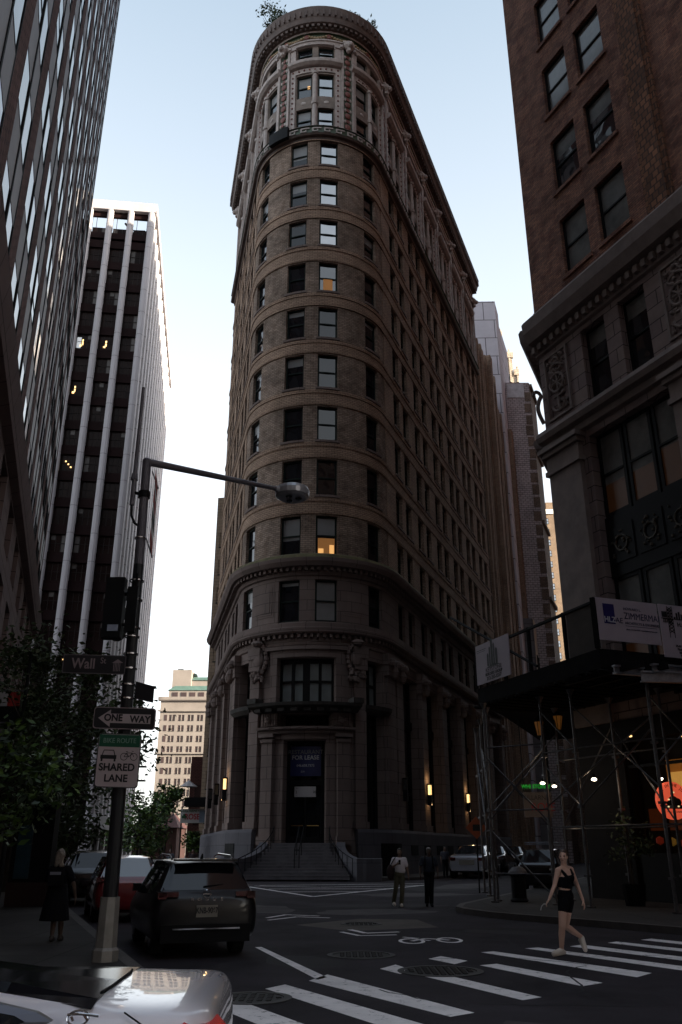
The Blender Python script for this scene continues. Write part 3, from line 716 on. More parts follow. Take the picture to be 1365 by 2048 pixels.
# signs in the doorway
a=ca
def on(s,z,off): return BW(s,z,off)
T=BW.tang(0)
LS=thing('lease_sign',BW(0,7.2,-.55),'dark blue restaurant for lease sign above the entrance door','sign')
m=MB(); pbox(m,BW,-1.12,1.12,6.2,8.1,-.6,-.55,0,9); m.build('panel',mat('blue_sign',(.008,.012,.075),.4,var=.1),LS)
GW=mat('grey_lettering',(.14,.14,.15),.6,var=0); GW2=mat('pale_lettering',(.4,.4,.42),.6,var=0)
text('RESTAURANT','lettering',BW(0,7.72,-.54),T,(0,0,1),.26,GW,LS,bold=.006); text('FOR LEASE','lettering',BW(0,7.36,-.54),T,(0,0,1),.26,GW2,LS,bold=.006)
text('646.658.7375','lettering',BW(0,6.86,-.54),T,(0,0,1),.15,GW2,LS,bold=.004); text('JLN','lettering',BW(-.2,6.48,-.54),T,(0,0,1),.11,GW2,LS)
LN=thing('rental_notice',BW(0,5.2,-.5),'white rental notice with phone number on the entrance door','notice')
m=MB(); pbox(m,BW,-.78,.78,4.9,5.55,-.6,-.56,0,9); m.build('panel',WHITEP,LN)
BT=mat('black_lettering',(.01,.01,.012),.6,var=0)
text('Rental Restaurant','lettering',BW(-.7,5.44,-.555),T,(0,0,1),.09,BT,LN,'LEFT'); text('212 230 5996','lettering',BW(-.72,5.2,-.555),T,(0,0,1),.17,BT,LN,'LEFT',bold=.004)
text('Commercial Leasing Office','lettering',BW(-.72,5.0,-.555),T,(0,0,1),.06,BT,LN,'LEFT')
# wall lamps on the base
def sconce(s,z,lit,label,off=.5):
    p=BW(s,z,off); t=thing('wall_lamp',p,label,'wall lamp','wall lamps on the stone base'); q=Matrix.Rotation(BW.ang(s),3,'Z')
    m=MB(); m.obox(BW(s,z-.35,off),(.34,.3,.75),0,0,q); m.obox(BW(s,z+.78,off),(.36,.32,.1),0,0,q); m.obox(BW(s,z+.35,off-.16),(.3,.06,.9),0,0,q)
    for e in (-1,1): m.obox(BW(s+e*.15,z+.37,off+.12),(.03,.03,.75),0,0,q)
    m.build('lamp_body',BLACK,t); m=MB(); m.obox(BW(s,z+.37,off),(.24,.2,.72),0,0,q)
    m.build('lamp_glass',LAMP if lit else mat('unlit_lamp_glass',(.05,.05,.05),.3),t)
    if lit:
        l=bpy.data.lights.new('lamp_light','POINT'); l.energy=2; l.color=(1,.62,.28); l.shadow_soft_size=.1
        for dz in (1.0,-1.0):
            lo=bpy.data.objects.new('lamp_light',l); C.objects.link(lo); lo.parent=t; lo.location=Vector(BW(s,z+.2+dz*.9,off+.15))-Vector(p)
sconce(-7.6,5.6,True,'lit wall lamp on the left corner pier of the rounded building')
sconce(-13.8,5.6,False,'unlit black wall lamp on the left side, next beyond the lit one')
sconce(-19.6,5.6,False,'unlit black wall lamp on the left side, farthest down the street')
sconce(9.1,5.6,False,'unlit black wall lamp on the right side, nearest the entrance')
sconce(15.3,5.6,True,'lit wall lamp on the right side above the silver sedan, nearer one')
sconce(27.8,5.6,True,'lit wall lamp on the right side seen through the scaffolding posts')
# ================================================================= other buildings
# ---- tall brick office block on the left
LB=thing('office_block',(-17.3,45,0),'tall office block with dark brown brick piers and sky-reflecting windows, at left','building')
LBR=brick('brown_pier_brick',(.25,.135,.12),(.2,.11,.1),(.05,.035,.035),bw=.4,bh=.16,ms=.018,var=.2)
SPAN=mat('grey_spandrel',(.34,.31,.32),.45,var=.12,scale=.5)
PL=Wall((-16.7,45),(.292,-.956),-1)
m=MB(); m.prism([PL(0,0,-.9)[:2],(-60,32),(-60,9),(-7.5,9)],0,64); m.build('core_wall',LBR,LB)
H0=14.2; pitch=3.4; bay=3.62
m=MB(); ms=MB(); mm=MB(); sp=[]
nb=10
for k in range(nb+1):
    s=.0+bay*k; pbox(m,PL,max(0,s-.55) if k else 0,s+.55,13.2,64,-.85,0)
    pbox(mm,PL,s+.55,s+.62,13.2,64,-.8,.0)
    if k<nb:
        a=s+.55; b=s+bay-.55; c=(a+b)/2; pbox(mm,PL,c-.06,c+.06,13.2,64,-.8,.01); pbox(mm,PL,b-.05,b,13.2,64,-.8,-.012)
        for f in range(14):
            z=H0+pitch*f
            for (u,v) in ((a+.07,c-.09),(c+.09,b-.07)):
                pbox(ms,PL,u,v,z+1.75,z+pitch,-.8,-.012); sp.append((s*1.0+f*1.2,((u,v,z,z+1.75),1,rnd.choice([0,0,0,.3]),1)))
m.build('brick_pier',LBR,LB); ms.build('spandrel_panel',SPAN,LB); mm.build('mullion',BLACK,LB)
sp.sort(key=lambda q:abs(q[0]-28)*.0+(-q[1][0][0])+abs(q[1][0][2]-26)*.6)
LBF=[GLF,GL]
for i,q in enumerate(sp):
    (u,v,c,d),_,bl,_ = q[1]
    if i<100: w_=MB()
    elif i==100: rest_=w_=MB()
    else: w_=rest_
    w_.face([PL(u,c,-.022),PL(v,c,-.022),PL(v,d,-.022),PL(u,d,-.022)],1 if rnd.random()<.12 else 0)
    pbox(w_,PL,u,v,c,c+.07,-.05,-.005,2)
    if rnd.random()<.3: zz=c+rnd.uniform(.5,.9); pbox(w_,PL,u,v,zz,zz+.04,-.05,-.01,2)
    if i<100: w_.build('window',LBF+[BLACK],LB)
o=rest_.build('windows',LBF+[BLACK],LB); o['kind']='stuff'
m=MB(); bh=[(bay*k+.9,bay*k+bay-.9,1.2,9.8) for k in range(nb)]+[(bay*k+.9,bay*k+bay-.9,10.6,12.2) for k in range(nb)]
facade(m,PL,0,38,0,13.2,bh,.6,0); band(m,PL,0,38,[(12.3,0),(12.4,.25),(12.9,.35),(13.2,.4),(13.4,.35),(13.45,-.2)],0)
m.face([PL(0,0,0),PL(0,13.4,0),PL(0,13.4,-1.2),PL(0,0,-1.2)],0)
LST=brick('brown_stone',(.2,.145,.14),(.18,.13,.128),(.05,.035,.035),bw=1.2,bh=.6,ms=.015,var=.2); m.build('stone_base',LST,LB)
for h in bh[:14]:
    f,g=window_mesh(PL,h,-.55,.09,cols=2); q=MB(); merge(q,f,0); merge(q,g,1); q.build('shop_window',[BLACK,GL,BLIND],LB)

# ---- white ribbed tower
WT=thing('ribbed_tower',(-27.6,100,0),'white ribbed concrete tower with dark bronze glazing and open top storey','building')
CONC=mat('white_concrete',(.4,.38,.4),.7,var=.15,scale=.25,streak=1)
CONCJ=brick('white_concrete_joints',(.66,.63,.64),(.62,.59,.6),(.3,.28,.28),bw=9,bh=3.7,ms=.05,var=.1)
BRZ=mat('bronze_spandrel',(.012,.005,.005),.7,var=.3,scale=.3,spec=.08)
PF=Wall((-27.6,100),(-.993,-.117),-1); PS=Wall((-27.6,100),(-.1436,.9896),1); HT=90.8
m=MB(); a=PF(34,0,-1); m.prism([PF(.3,0,-1.2)[:2],PS(51.5,0,-1)[:2],(-68,148),a[:2]],0,84.8); m.build('core_wall',BRZ,WT)
m=MB(); bay=2.95
for k in range(12):
    s=.45+bay*k; 
    m.tube(PF(s,5.2,0),PF(s,89.3,0),.47,.47,10,0)
    pbox(m,PF,s-.3,s+.3,5.2,89.3,-1.1,0)
    z=8.9
    while z<88 and k<8: m.tube(PF(s,z,0),PF(s,z+.05,0),.485,.485,10,1,False); z+=3.7
pbox(m,PF,-.2,36,89.3,90.9,-.6,.35); pbox(m,PF,0,36,3.6,5.2,-1,.5)
m.build('front_column',[CONC,mat('joint',(.1,.095,.1),.8)],WT)
m=MB(); sp=[]
for f in range(22):
    z=5.3+3.7*f; 
    if z>83: break
    pbox(m,PF,.5,36,z,z+1.3,-1.15,-.55)
    for k in range(8):
        for i in range(3):
            a=.95+bay*k+i*.67; sp.append((k*.3+abs(f-14)*.5,((a,a+.66,z+1.3,z+3.7),rnd.choice([0,0,0,2]),rnd.choice([0,0,0,0,0,.3,1]) if rnd.random()<.5 else 0,1)))
m.build('spandrel_panel',BRZ,WT)
BRGL=mat('bronze_glass',(.016,.01,.009),.15,var=.5,scale=.4,spec=.12,ior=1.3)
sp.sort(key=lambda q:q[0]); 
bb=BLIND; BLIND=mat('bronze_blind',(.05,.04,.035),.5,var=.2)
windows(WT,PF,[(q[1][0],0,q[1][2],1) for q in sp],-.85,mat('bronze_frame',(.014,.009,.008),.6,spec=.15),[BRGL],nmax=100,fw=.045); BLIND=bb
m=MB()
for (k,f,dx) in ((2,16,.9),(2,14,1.1),(2,11,.4),(1,16,.7),(3,13,.2),(3,6,.8),(4,4,.7),(1,4,.6),(3,4,.9),(2,3,1.4)):
    z=5.3+3.7*f; s=1.2+bay*k+dx; q=f%2; m=MB()
    if f>12: pbox(m,PF,s,s+.2,z+2.0,z+2.9,-.84,-.8); pbox(m,PF,s+.15,s+.45,z+1.75,z+2.05,-.84,-.8)
    else:
        for j in range(3): m.sphere(PF(s+j*.35,z+1.9+(j*7%3)*.4,-.7),.12,6)
    m.build('lit_lamp',LAMP,WT)

m=MB(); pbox(m,PF,8.3,8.9,5.3+3.7*16+1.5,5.3+3.7*16+3.2,-.84,-.8); m.build('lit_window',mat('pale_lit_window',(.5,.5,.5),.5,var=0,emit=(.8,.85,.9),es=.06),WT)
# side: thick vertical ribs
m=MB(); m.face([PS(0,5,-.9),PS(51.5,5,-.9),PS(51.5,90.8,-.9),PS(0,90.8,-.9)],1)
n=15
for k in range(n):
    s=.3+3.62*k; pbox(m,PS,s-.3,s+1.15,5.2,90.6,-.9,0,0); pbox(m,PS,s+2.0,s+2.35,5.2,90.6,-.9,-.45,0)
    for f in range(22): pbox(m,PS,s+1.15,s+3.3,5.6+3.7*f,6.9+3.7*f,-.9,-.6,2)
pbox(m,PS,-.3,52,89.6,90.9,-.9,.3,2); pbox(m,PS,-.3,52,4.0,5.4,-.9,.4,2)
m.build('side_ribs',[CONCJ,mat('grey_glazing',(.34,.32,.33),.3,var=.2),CONC],WT)
m=MB()
for k in range(9): pbox(m,PS,.2+6.3*k,1.4+6.3*k,0,4,-.9,0)
for k in range(6): pbox(m,PF,.2+5.9*k,1.3+5.9*k,0,3.6,-.9,0)
m.build('arcade_pillar',CONC,WT)
m=MB()     # roof screen behind the open top storey
for k in range(24): pbox(m,PF,1+1.45*k,1.06+1.45*k,85.5,88.6,-.5,-.4)
pbox(m,PF,.5,36,88.4,89.3,-.7,-.3); pbox(m,PF,.5,36,84.6,85.6,-1.1,-.4); m.tube(PF(2.6,86,-1.5),PF(4.4,88.4,-1.5),.15); m.tube(PF(1.4,86.6,-1.5),PF(3.8,86.5,-1.5),.12); m.tube(PF(1.4,87.3,-1.5),PF(3.8,87.2,-1.5),.08)
m.build('roof_screen',BRZ,WT)
for z in (8.5,10.6,12.6,14.9):
    m=MB(); x,y,_=PS(52,0,0); m.box(x-.5,x+1.5,y-.6,y+.6,z,z+.25)
    for e in (0,.5,1,1.5): m.tube((x+e,y-.55,z),(x+e,y-.55,z+1),.03,.03,4)
    m.build('balcony',BLACK,WT)

# ---- brick and stone building on the right
RB=thing('brick_building',(8.8,32.4,0),'tall red brown brick building on a carved stone base above the scaffolding','building')
RBR=brick('red_brown_brick',(.38,.18,.115),(.2,.1,.075),(.13,.08,.065),bw=.34,bh=.105,ms=.016,var=.35,vs=.6,blotch=(.68,.62,.66),bump=.6)
RST=brick('purple_stone',(.22,.165,.15),(.18,.132,.13),(.045,.035,.033),bw=1.15,bh=.62,ms=.02,var=.25,vs=.5)
RSM=mat('carved_stone',(.19,.148,.135),.85,var=.25,scale=1.2)
PR=Wall((8.8,32.4),(.4226,-.9063),1); PB=Wall((8.8,32.4),(.407,.9135),-1)
rows=[(24.9+4.55*k,27.85+4.55*k) for k in range(17)]
wc=[(2.3,3.95),(4.6,6.25)]; wcols=[(a+o,b+o) for o in (0,8.3,16.6,24.9) for a,b in wc]
m=MB(); facade(m,PR,0,60,23.6,104,[(a,b,c,d) for a,b in wcols for c,d in rows],.35,0); 
facade(m,PB,0,112,23.6,104,[(3+4*k,4.7+4*k,c,d) for k in range(17) for c,d in rows[:6]],.3,0)
RWL=m
m=MB()
for o in (7.2,15.5,23.8):
    pbox(m,PR,o,o+1.3,23.6,104,0,.12); pbox(m,PR,o+.2,o+1.1,23.6,104,.12,.2)
m.build('brick_pier',brick('herringbone_brick',(.3,.14,.08),(.14,.07,.045),(.08,.05,.04),bw=.3,bh=.3,ms=.03,var=.4),RB)
m=MB(); m.prism([PR(0,0,-.8)[:2],PR(60,0,-.8)[:2],(72,12),(90,100),PB(112,0,-.8)[:2]],0,103.8); m.build('core_wall',mat('dark_room'),RB)  # unseen depth, length and height shaped to block the sun
m=MB(); e0,e1=PR(60,0,0),PB(112,0,0); m.prism([e0[:2],(75,10),(93,101),e1[:2],PB(112,0,-1)[:2],(91,99),(72,12),PR(60,0,-1)[:2]],0,104); m.build('rear_wall',RBR,RB)
sp=[]
for i,(a,b) in enumerate(wcols):
    for j,(c,d) in enumerate(rows):
        bl={(0,0):1,(0,1):.35,(0,2):1,(0,3):1,(1,0):1,(1,1):.35,(1,2):1,(1,3):.6,(1,4):1}.get((i,j),rnd.choice([1,1,.5,.3])); sp.append((i*4+j,((a,b,c,d),2,bl,1)))
sp.sort(key=lambda q:q[0])
BLR=mat('grey_blind_behind_glass',(.13,.13,.125),.12,var=.35,scale=.8,ior=1.5); bb=BLIND; BLIND=BLR
windows(RB,PR,[q[1] for q in sp],-.22,BLACK,[GL,GLB,GLM],nmax=70,detail=10,fw=.12)
rest=MB()
for k in range(17):
    for c,d in rows[:6]: f,g=window_mesh(PB,(3+4*k,4.7+4*k,c,d),-.2,.1); merge(rest,f,0); merge(rest,g,1)
o=rest.build('windows',[BLACK,GL,BLIND],RB); o['kind']='stuff'
BLIND=bb
m=RWL
for a,b in wcols:
    for c,d in rows: pbox(m,PR,a-.12,b+.12,c-.2,c-.02,-.1,.1)
m.build('brick_wall',RBR,RB)
# stone storeys: carved panel floor, three-light floors
H1=[(2.75,4.15,18.4,21.75),(4.95,6.35,18.4,21.75)]; H2=[(2.5,6.9,13.5,17.0),(2.5,6.9,7.6,11.1)]
holes=[(a+o,b+o,c,d) for o in (0,8.3,16.6,24.9) for (a,b,c,d) in H1]+[(a+o,b+o,7.6,17.0) for o in (0,8.3,16.6,24.9) for (a,b) in [(2.5,6.9)]]
m=MB(); facade(m,PR,0,60,5.9,23.6,holes,.55,0); facade(m,PB,0,112,0,23.6,[(4+8*k,9+8*k,1,5) for k in range(8)]+[(4+8*k,9+8*k,8,16.5) for k in range(8)],.6,0)
m.build('stone_wall',[RST],RB)
for P_,S0,S1,nm in ((PR,0,60,'ledge'),(PB,0,112,'ledge')):
    m=MB(); band(m,P_,S0-.0,S1,[(21.95,0),(22.0,.15),(22.5,.2),(22.55,.55),(23.0,.75),(23.5,.8),(23.65,.7),(23.7,.1),(24.35,.06),(24.4,0)])
    s=0
    while s<(14 if P_ is PR else 8): pbox(m,P_,s,s+.2,22.12,22.42,.15,.36); s+=.42
    band(m,P_,S0,S1,[(17.3,0),(17.35,.2),(17.6,.25),(17.65,.5),(17.85,.6),(18.05,.55),(18.1,.2),(18.3,.15),(18.32,0)])
    m.build('cornice',RSM,RB)
for o in (0,8.3,16.6):
    for c in ((1.1,) if o==0 else ())+(o+7.95,):
        m=MB()      # recessed carved panel with ship wheel and anchor
        for a,b,z0,z1 in ((c-.75,c-.65,18.6,21.7),(c+.65,c+.75,18.6,21.7),(c-.65,c+.65,18.6,18.7),(c-.65,c+.65,21.6,21.7)): pbox(m,PR,a,b,z0,z1,0,.09)
        def PT(u,z,o=.08): return PR(c+u,z,o)
        for k in range(16):
            t=2*math.pi*k/16; t2=2*math.pi*(k+1)/16; m.tube(PT(.42*math.cos(t),20.2+.42*math.sin(t)),PT(.42*math.cos(t2),20.2+.42*math.sin(t2)),.06,.06,6)
        for k in range(8): t=math.pi*k/4; m.tube(PT(0,20.2),PT(.56*math.cos(t),20.2+.56*math.sin(t)),.035,.03,5)
        m.tube(PT(0,19.6),PT(0,18.95),.06,.06,6)
        pts=[PT(.42*math.cos(t),19.25+.42*math.sin(t)*.9) for t in [math.pi+math.pi*k/8 for k in range(9)]]; m.path(pts,.055,6); m.tube(PT(-.25,19.55),PT(.25,19.55),.05)
        for e in (-1,1):
            pts=[PT(e*(.1+.3*math.sin(k*.8)),20.7+.1*k) for k in range(9)]; m.path(pts,.05,6)
        for k in range(22): m.sphere(PT(random.uniform(-.5,.5),random.choice([random.uniform(20.7,21.5),random.uniform(18.8,19.7)]),.05),random.uniform(.06,.11),6)
        m.build('carved_panel',RSM,RB,smooth=True)
for o in (0,8.3,16.6,24.9):
    for c in ((1.15,) if o==0 else ())+(o+7.95,):
        m=MB(); pbox(m,PR,c-.95,c+.95,5.9,16.1,0,.22); pbox(m,PR,c-1.05,c+1.05,16.1,16.3,0,.34); pbox(m,PR,c-.98,c+.98,16.3,16.9,0,.26); pbox(m,PR,c-1.1,c+1.1,16.9,17.1,0,.42); pbox(m,PR,c-1.2,c+1.2,17.1,17.3,0,.55)
        m.build('pilaster',RSM,RB)
    for a,b,c,d in H1: 
        f,g=window_mesh(PR,(a+o,b+o,c,d),-.35,.1,blind=.25); g2=MB(); fo=f.build('window',BLACK,RB); g.build('pane',[GL,BLR],fo)
    for (a,b,c,d),hb in zip(H2,(.62,.72)):
        for k in range(3):
            u=a+o+(b-a)*k/3; v=u+(b-a)/3; f,g=window_mesh(PR,(u+.05,v-.05,c,d),-.4,.14,blind=hb-.08*(k==2)); fo=f.build('window',BLACK,RB)
            g.build('pane',[mat('warm_dark_room',(.05,.02,.008),.5,emit=(1,.35,.08),es=.0008),BLR],fo)
    m=MB(); pbox(m,PR,2.5+o,6.9+o,11.1,13.5,-.5,-.3,0)
    for k in range(3):
        u=2.6+o+1.46*k; pbox(m,PR,u+.05,u+1.3,11.6,13.0,-.3,-.26,0)
        for j in range(20): m.sphere(PR(u+.65+random.uniform(-.5,.5),12.3+random.uniform(-.55,.55),-.25),random.uniform(.04,.09),6,1)
        for j in range(10):
            t=2*math.pi*j/10; m.tube(PR(u+.68+.3*math.cos(t),12.3+.3*math.sin(t),-.24),PR(u+.68+.3*math.cos(t+.63),12.3+.3*math.sin(t+.63),-.24),.035,.035,5,1)
    m.build('spandrel_panel',[BLACK,mat('bronze_relief',(.05,.038,.025),.5,metal=.3)],RB)
# curled bracket on the corner edge
m=MB(); pts=[]
for k in range(12):
    t=k/11; pts.append(PR(.05,18.7+1.3*t,.1+.25*math.sin(3*t)))
m.path(pts,.09,6)
c0=Vector(PR(-.1,20.2,.9)); 
for k in range(9):
    t=math.pi*k/8; a=Vector(PR(.05,20.0+.2*math.sin(t),.32-.2*math.cos(t))); b=Vector(PR(.05,20.0+.2*math.sin(t+.39),.32-.2*math.cos(t+.39))); m.tube(a,b,.08,.08,6)
m.build('scroll_bracket',RSM,RB,smooth=True)
# street level shop; its lighting is put into glowing walls, poster and goods
m=MB(); pbox(m,PR,0,2.3,0,5.9,-.6,0); pbox(m,PR,6.9,8.9,0,5.9,-.6,0); pbox(m,PR,15,17,0,5.9,-.6,0); pbox(m,PR,0,60,5.2,5.9,-.6,.05); m.build('shopfront_pier',mat('black_stone',(.012,.01,.01),.7,var=.3,spec=.1),RB)
m=MB(); pbox(m,PR,2.3,6.9,0,1.6,-.5,-.1); pbox(m,PR,8.9,15,0,1.0,-.5,-.1); m.build('shopfront_base',BLACK,RB)
m=MB(); pbox(m,PR,2.4,6.9,2.3,3.0,-.79,-.74,0); m.build('dim_interior',mat('dim_brown_wall',(.05,.02,.01),.8,var=.5,scale=1.2,emit=(1,.2,.04),es=.002),RB)
m=MB(); pbox(m,PR,3.5,6.9,3.0,4.5,-.79,-.7,0)
m.build('lit_interior_wall',mat('orange_lit_wall',(.32,.13,.025),.8,var=.3,scale=.8,emit=(1,.33,.04),es=.012),RB)
m=MB(); m.obox(PR(4.1,3.7,-.66),(.04,.8,.8),R(25)); m.build('picture',mat('amber_poster',(.4,.2,.05),.7,var=.3,emit=(1,.5,.1),es=.045),RB)
m=MB()
for s in (2.35,3.75,5.3,6.85): pbox(m,PR,s-.06,s+.06,1.6,5.2,-.2,-.08)
pbox(m,PR,2.3,6.9,4.3,4.4,-.2,-.08); m.build('shop_window_frame',BLACK,RB)
for k in range(7):
    m=MB(); m.sphere(PR(3.1+k*.55,1.75+random.uniform(0,.3),-.4),random.uniform(.1,.22),7,k%2)
    m.build('shelf_goods',[mat('red_goods',(.3,.03,.02),.6,emit=(1,.1,.03),es=.004),mat('yellow_goods',(.4,.25,.04),.6,emit=(1,.6,.1),es=.005)],RB)

# ---- simple towers further away
def wall_windows(bt,P,S0,S1,Z0,Z1,dx,dz,ww,wh,wallm,glm,off=0,depth=.2,limit=100,name='window',margin=1.0,pairs=False):
    hs=[]; n=int((S1-S0-2*margin+dx*.5)//dx); nz=int((Z1-Z0-1)//dz)
    for j in range(nz):
        for i in range(n):
            s=S0+margin+dx*i; z=Z0+dz*j+.9
            if pairs: hs+=[(s,s+ww,z,z+wh),(s+ww+.25,s+2*ww+.25,z,z+wh)]
            else: hs.append((s,s+ww,z,z+wh))
    m=MB(); facade(m,P,S0,S1,Z0,Z1,hs,depth,0); m.build('wall',wallm,bt)
    rest=MB()
    for k,(a,b,c,d) in enumerate(sorted(hs,key=lambda h:-h[2])):
        w_=rest if k>=limit else MB()
        w_.face([P(a,c,-depth),P(b,c,-depth),P(b,d,-depth),P(a,d,-depth)]); zm=(c+d)/2; pbox(w_,P,a,b,zm-.06,zm+.06,-depth,-depth+.08,1)
        pbox(w_,P,a,b,c-.12,c,-.05,.1,1)
        if k<limit: w_.build(name,[glm,SASH],bt)
    if rest.f: o=rest.build(name+'s',[glm,SASH],bt); o['kind']='stuff'
    return hs
# brown piered neighbour right of the wedge building
NB=thing('piered_building',(22,108,0),'dark brown building with tight vertical piers adjoining the far right end of the rounded building','building')
BRB=brick('dark_brown_brick',(.24,.185,.15),(.19,.145,.115),(.05,.035,.03),bw=.5,bh=.2,ms=.02,var=.4)
PN=Wall(BW(SR+1,0,0)[:2],(math.cos(R(68.5)),math.sin(R(68.5))),1)
m=MB(); a,b,c=PN(0,0,0),PN(12,0,0),PN(21.5,0,0)
m.prism([a[:2],b[:2],(4,112),(4,104)],0,66); m.prism([(b[0],b[1]+.01),c[:2],(4,126),(4,112.1)],0,61.2); m.build('wall',BRB,NB)
m=MB()
for k in range(14): 
    zt=67 if k<8 else 62.3; pbox(m,PN,.3+1.55*k,.95+1.55*k,0,zt,0,.3+.1*(k%2))
pbox(m,PN,6.0,7.2,0,67.5,0,.9); pbox(m,PN,20.2,21.5,0,62.5,0,.8); m.build('brick_pier',BRICK,NB)
sp=MB()
for k in range(13):
    for f in range(14): sp_m=None
wn=0
for f in range(14,-1,-1):
    for k in range(12):
        if wn>=90: break
        w_=MB(); s=.97+1.55*k; w_.face([PN(s,2+4.2*f,.03),PN(s+.86,2+4.2*f,.03),PN(s+.86,4.6+4.2*f,.03),PN(s,4.6+4.2*f,.03)]); w_.build('window',GL,NB); wn+=1
# white panelled tower with orange windows
OT=thing('panelled_tower',(24,113,0),'pale panelled tower with orange windows rising behind the brown piered building','building')
PAN=brick('pale_panels',(.66,.64,.7),(.62,.6,.66),(.13,.12,.14),bw=3.2,bh=3.3,ms=.06,var=.1,bump=.1)
m=MB(); m.prism([(6,113.6),(24.2,112.6),(28.6,125),(10,128)],0,81.5); m.prism([(20.9,112.4),(24.4,112.3),(25.6,116),(21.5,116.5)],0,82.7); m.build('wall',PAN,OT)
PO=Wall((20.9,112.6),(-.998,.055),-1)
m=MB(); pbox(m,PO,-.1,.12,40,81.8,.0,.12); m.build('corner_strip',BLACK,OT)
for k in range(11):
    z=78.2-3.45*k
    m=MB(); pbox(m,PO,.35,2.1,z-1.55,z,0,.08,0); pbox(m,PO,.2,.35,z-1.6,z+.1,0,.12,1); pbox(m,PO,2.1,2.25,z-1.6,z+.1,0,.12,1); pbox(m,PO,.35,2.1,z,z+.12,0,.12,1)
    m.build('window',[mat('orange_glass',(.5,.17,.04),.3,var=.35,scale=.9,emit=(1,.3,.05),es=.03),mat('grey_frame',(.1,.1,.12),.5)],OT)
# stepped tan tower
ZT=thing('stepped_tower',(34,160,0),'tan stepped masonry tower behind the pale panelled tower','building')
TAN=brick('tan_masonry',(.42,.36,.29),(.36,.3,.24),(.1,.08,.06),bw=1.2,bh=.5,ms=.02,var=.4)
m=MB(); m.prism([(30,160),(35.6,160),(36,175),(30,175)],0,108.5); m.prism([(35.6,160),(37.6,160),(38.2,175),(36,175)],0,103); m.prism([(37.6,160),(38.6,160),(39,175),(38.2,175)],0,98.6)
for (x0,x1,z) in ((33,35.8,108.5),(35.7,37.8,103),(37.7,38.8,98.6)): m.box(x0,x1,159.6,160.2,z-.9,z+.5)
for x in (33.6,35.2,36.8,38.3): m.box(x,x+.35,159.7,160.1,96,109.5 if x<35.6 else (104.3 if x<37.6 else 99.9))
m.build('wall',TAN,ZT)
m=MB()
for f in range(3): m.box(36.2,36.9,159.85,160.05,88+4*f,90+4*f)
m.build('window',GL,ZT)
# grey party-wall building
GW_=thing('party_wall_building',(26,119,0),'grey building with a tall blank patched brick side wall and dark left edge','building')
GRB=brick('grey_painted_brick',(.56,.5,.52),(.5,.45,.47),(.2,.18,.18),bw=.7,bh=.35,ms=.04,var=.3,vs=.25,blotch=(.85,.84,.82))
m=MB(); m.prism([(26.4,119),(30.3,119),(32.6,125),(28,126)],0,71.8); m.build('party_wall',GRB,GW_)
m=MB()
z=70.0
while z>4: m.box(29.35+random.uniform(-.15,.1),30.36,118.93,119.02,z-1.6,z); z-=random.uniform(1.8,2.3)
m.build('brown_quoins',BRB,GW_)
m=MB(); m.box(26.7,29.4,118.9,119.0,69.0,71.5); 
m.build('white_patch',mat('white_patch',(.6,.6,.64),.8,var=.2),GW_)
m=MB(); m.box(25.45,26.4,118.6,119.4,0,70.5); m.build('black_edge_panel',mat('black_cladding',(.018,.018,.028),.7,var=.2),GW_)
PG=Wall((30.33,119),(2.3,6),1)
m=MB(); m.face([PG(0,0,.02),PG(6.4,0,.02),PG(6.4,71.8,.02),PG(0,71.8,.02)])
for z in (71.5,60,48,36): pbox(m,PG,0,6.4,z-.5,z,0,.4)
m.build('brown_side_wall',BRB,GW_)
# low pale building; sunlight on its side is put into the pale colour
LW=thing('low_pale_building',(26,116,0),'low pale building with bright louvred side wall at the end of right street','building')
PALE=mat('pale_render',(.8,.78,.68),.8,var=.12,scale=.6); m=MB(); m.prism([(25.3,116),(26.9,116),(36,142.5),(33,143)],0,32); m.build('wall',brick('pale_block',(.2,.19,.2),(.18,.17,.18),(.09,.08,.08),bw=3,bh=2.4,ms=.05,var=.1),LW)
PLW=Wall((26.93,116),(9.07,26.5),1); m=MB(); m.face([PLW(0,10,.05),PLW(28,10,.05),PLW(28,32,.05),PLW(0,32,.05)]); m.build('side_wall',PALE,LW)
for k in range(14):
    m=MB(); pbox(m,PLW,1+1.9*k,1.9+1.9*k,10,27,.05,.15); m.build('louvre',SASH,LW)
# far tan apartment tower
FT=thing('apartment_tower',(60,230,0),'distant tan brick apartment tower with paired sky-blue windows, between grey wall and scaffolding building','building')
TB=brick('tan_brick',(.22,.16,.115),(.2,.145,.1),(.12,.09,.07),bw=.8,bh=.4,ms=.03,var=.25)
PFT=Wall((58,230),(1,0),1)
wall_windows(FT,PFT,0,4.25,0,94,2.9,3.3,.72,1.7,TB,glassm('blue_sky_glass',(.1,.14,.2),3.6,wav=0),limit=100,margin=.9,pairs=True)
m=MB(); m.prism([(58,230.4),(62.2,230.4),(68,246),(58,246)],0,93.9); m.prism([(55,232),(60.5,232),(60.5,240),(55,240)],93.9,101); m.prism([(61,233),(63.2,233),(63.2,236),(61,236)],93.9,98); m.build('core_wall',TB,FT)
m=MB(); m.box(57.8,62.4,229.6,230.3,93,94.4); m.box(57.8,62.4,229.7,230.3,34,34.6); m.build('cornice',PALE,FT)
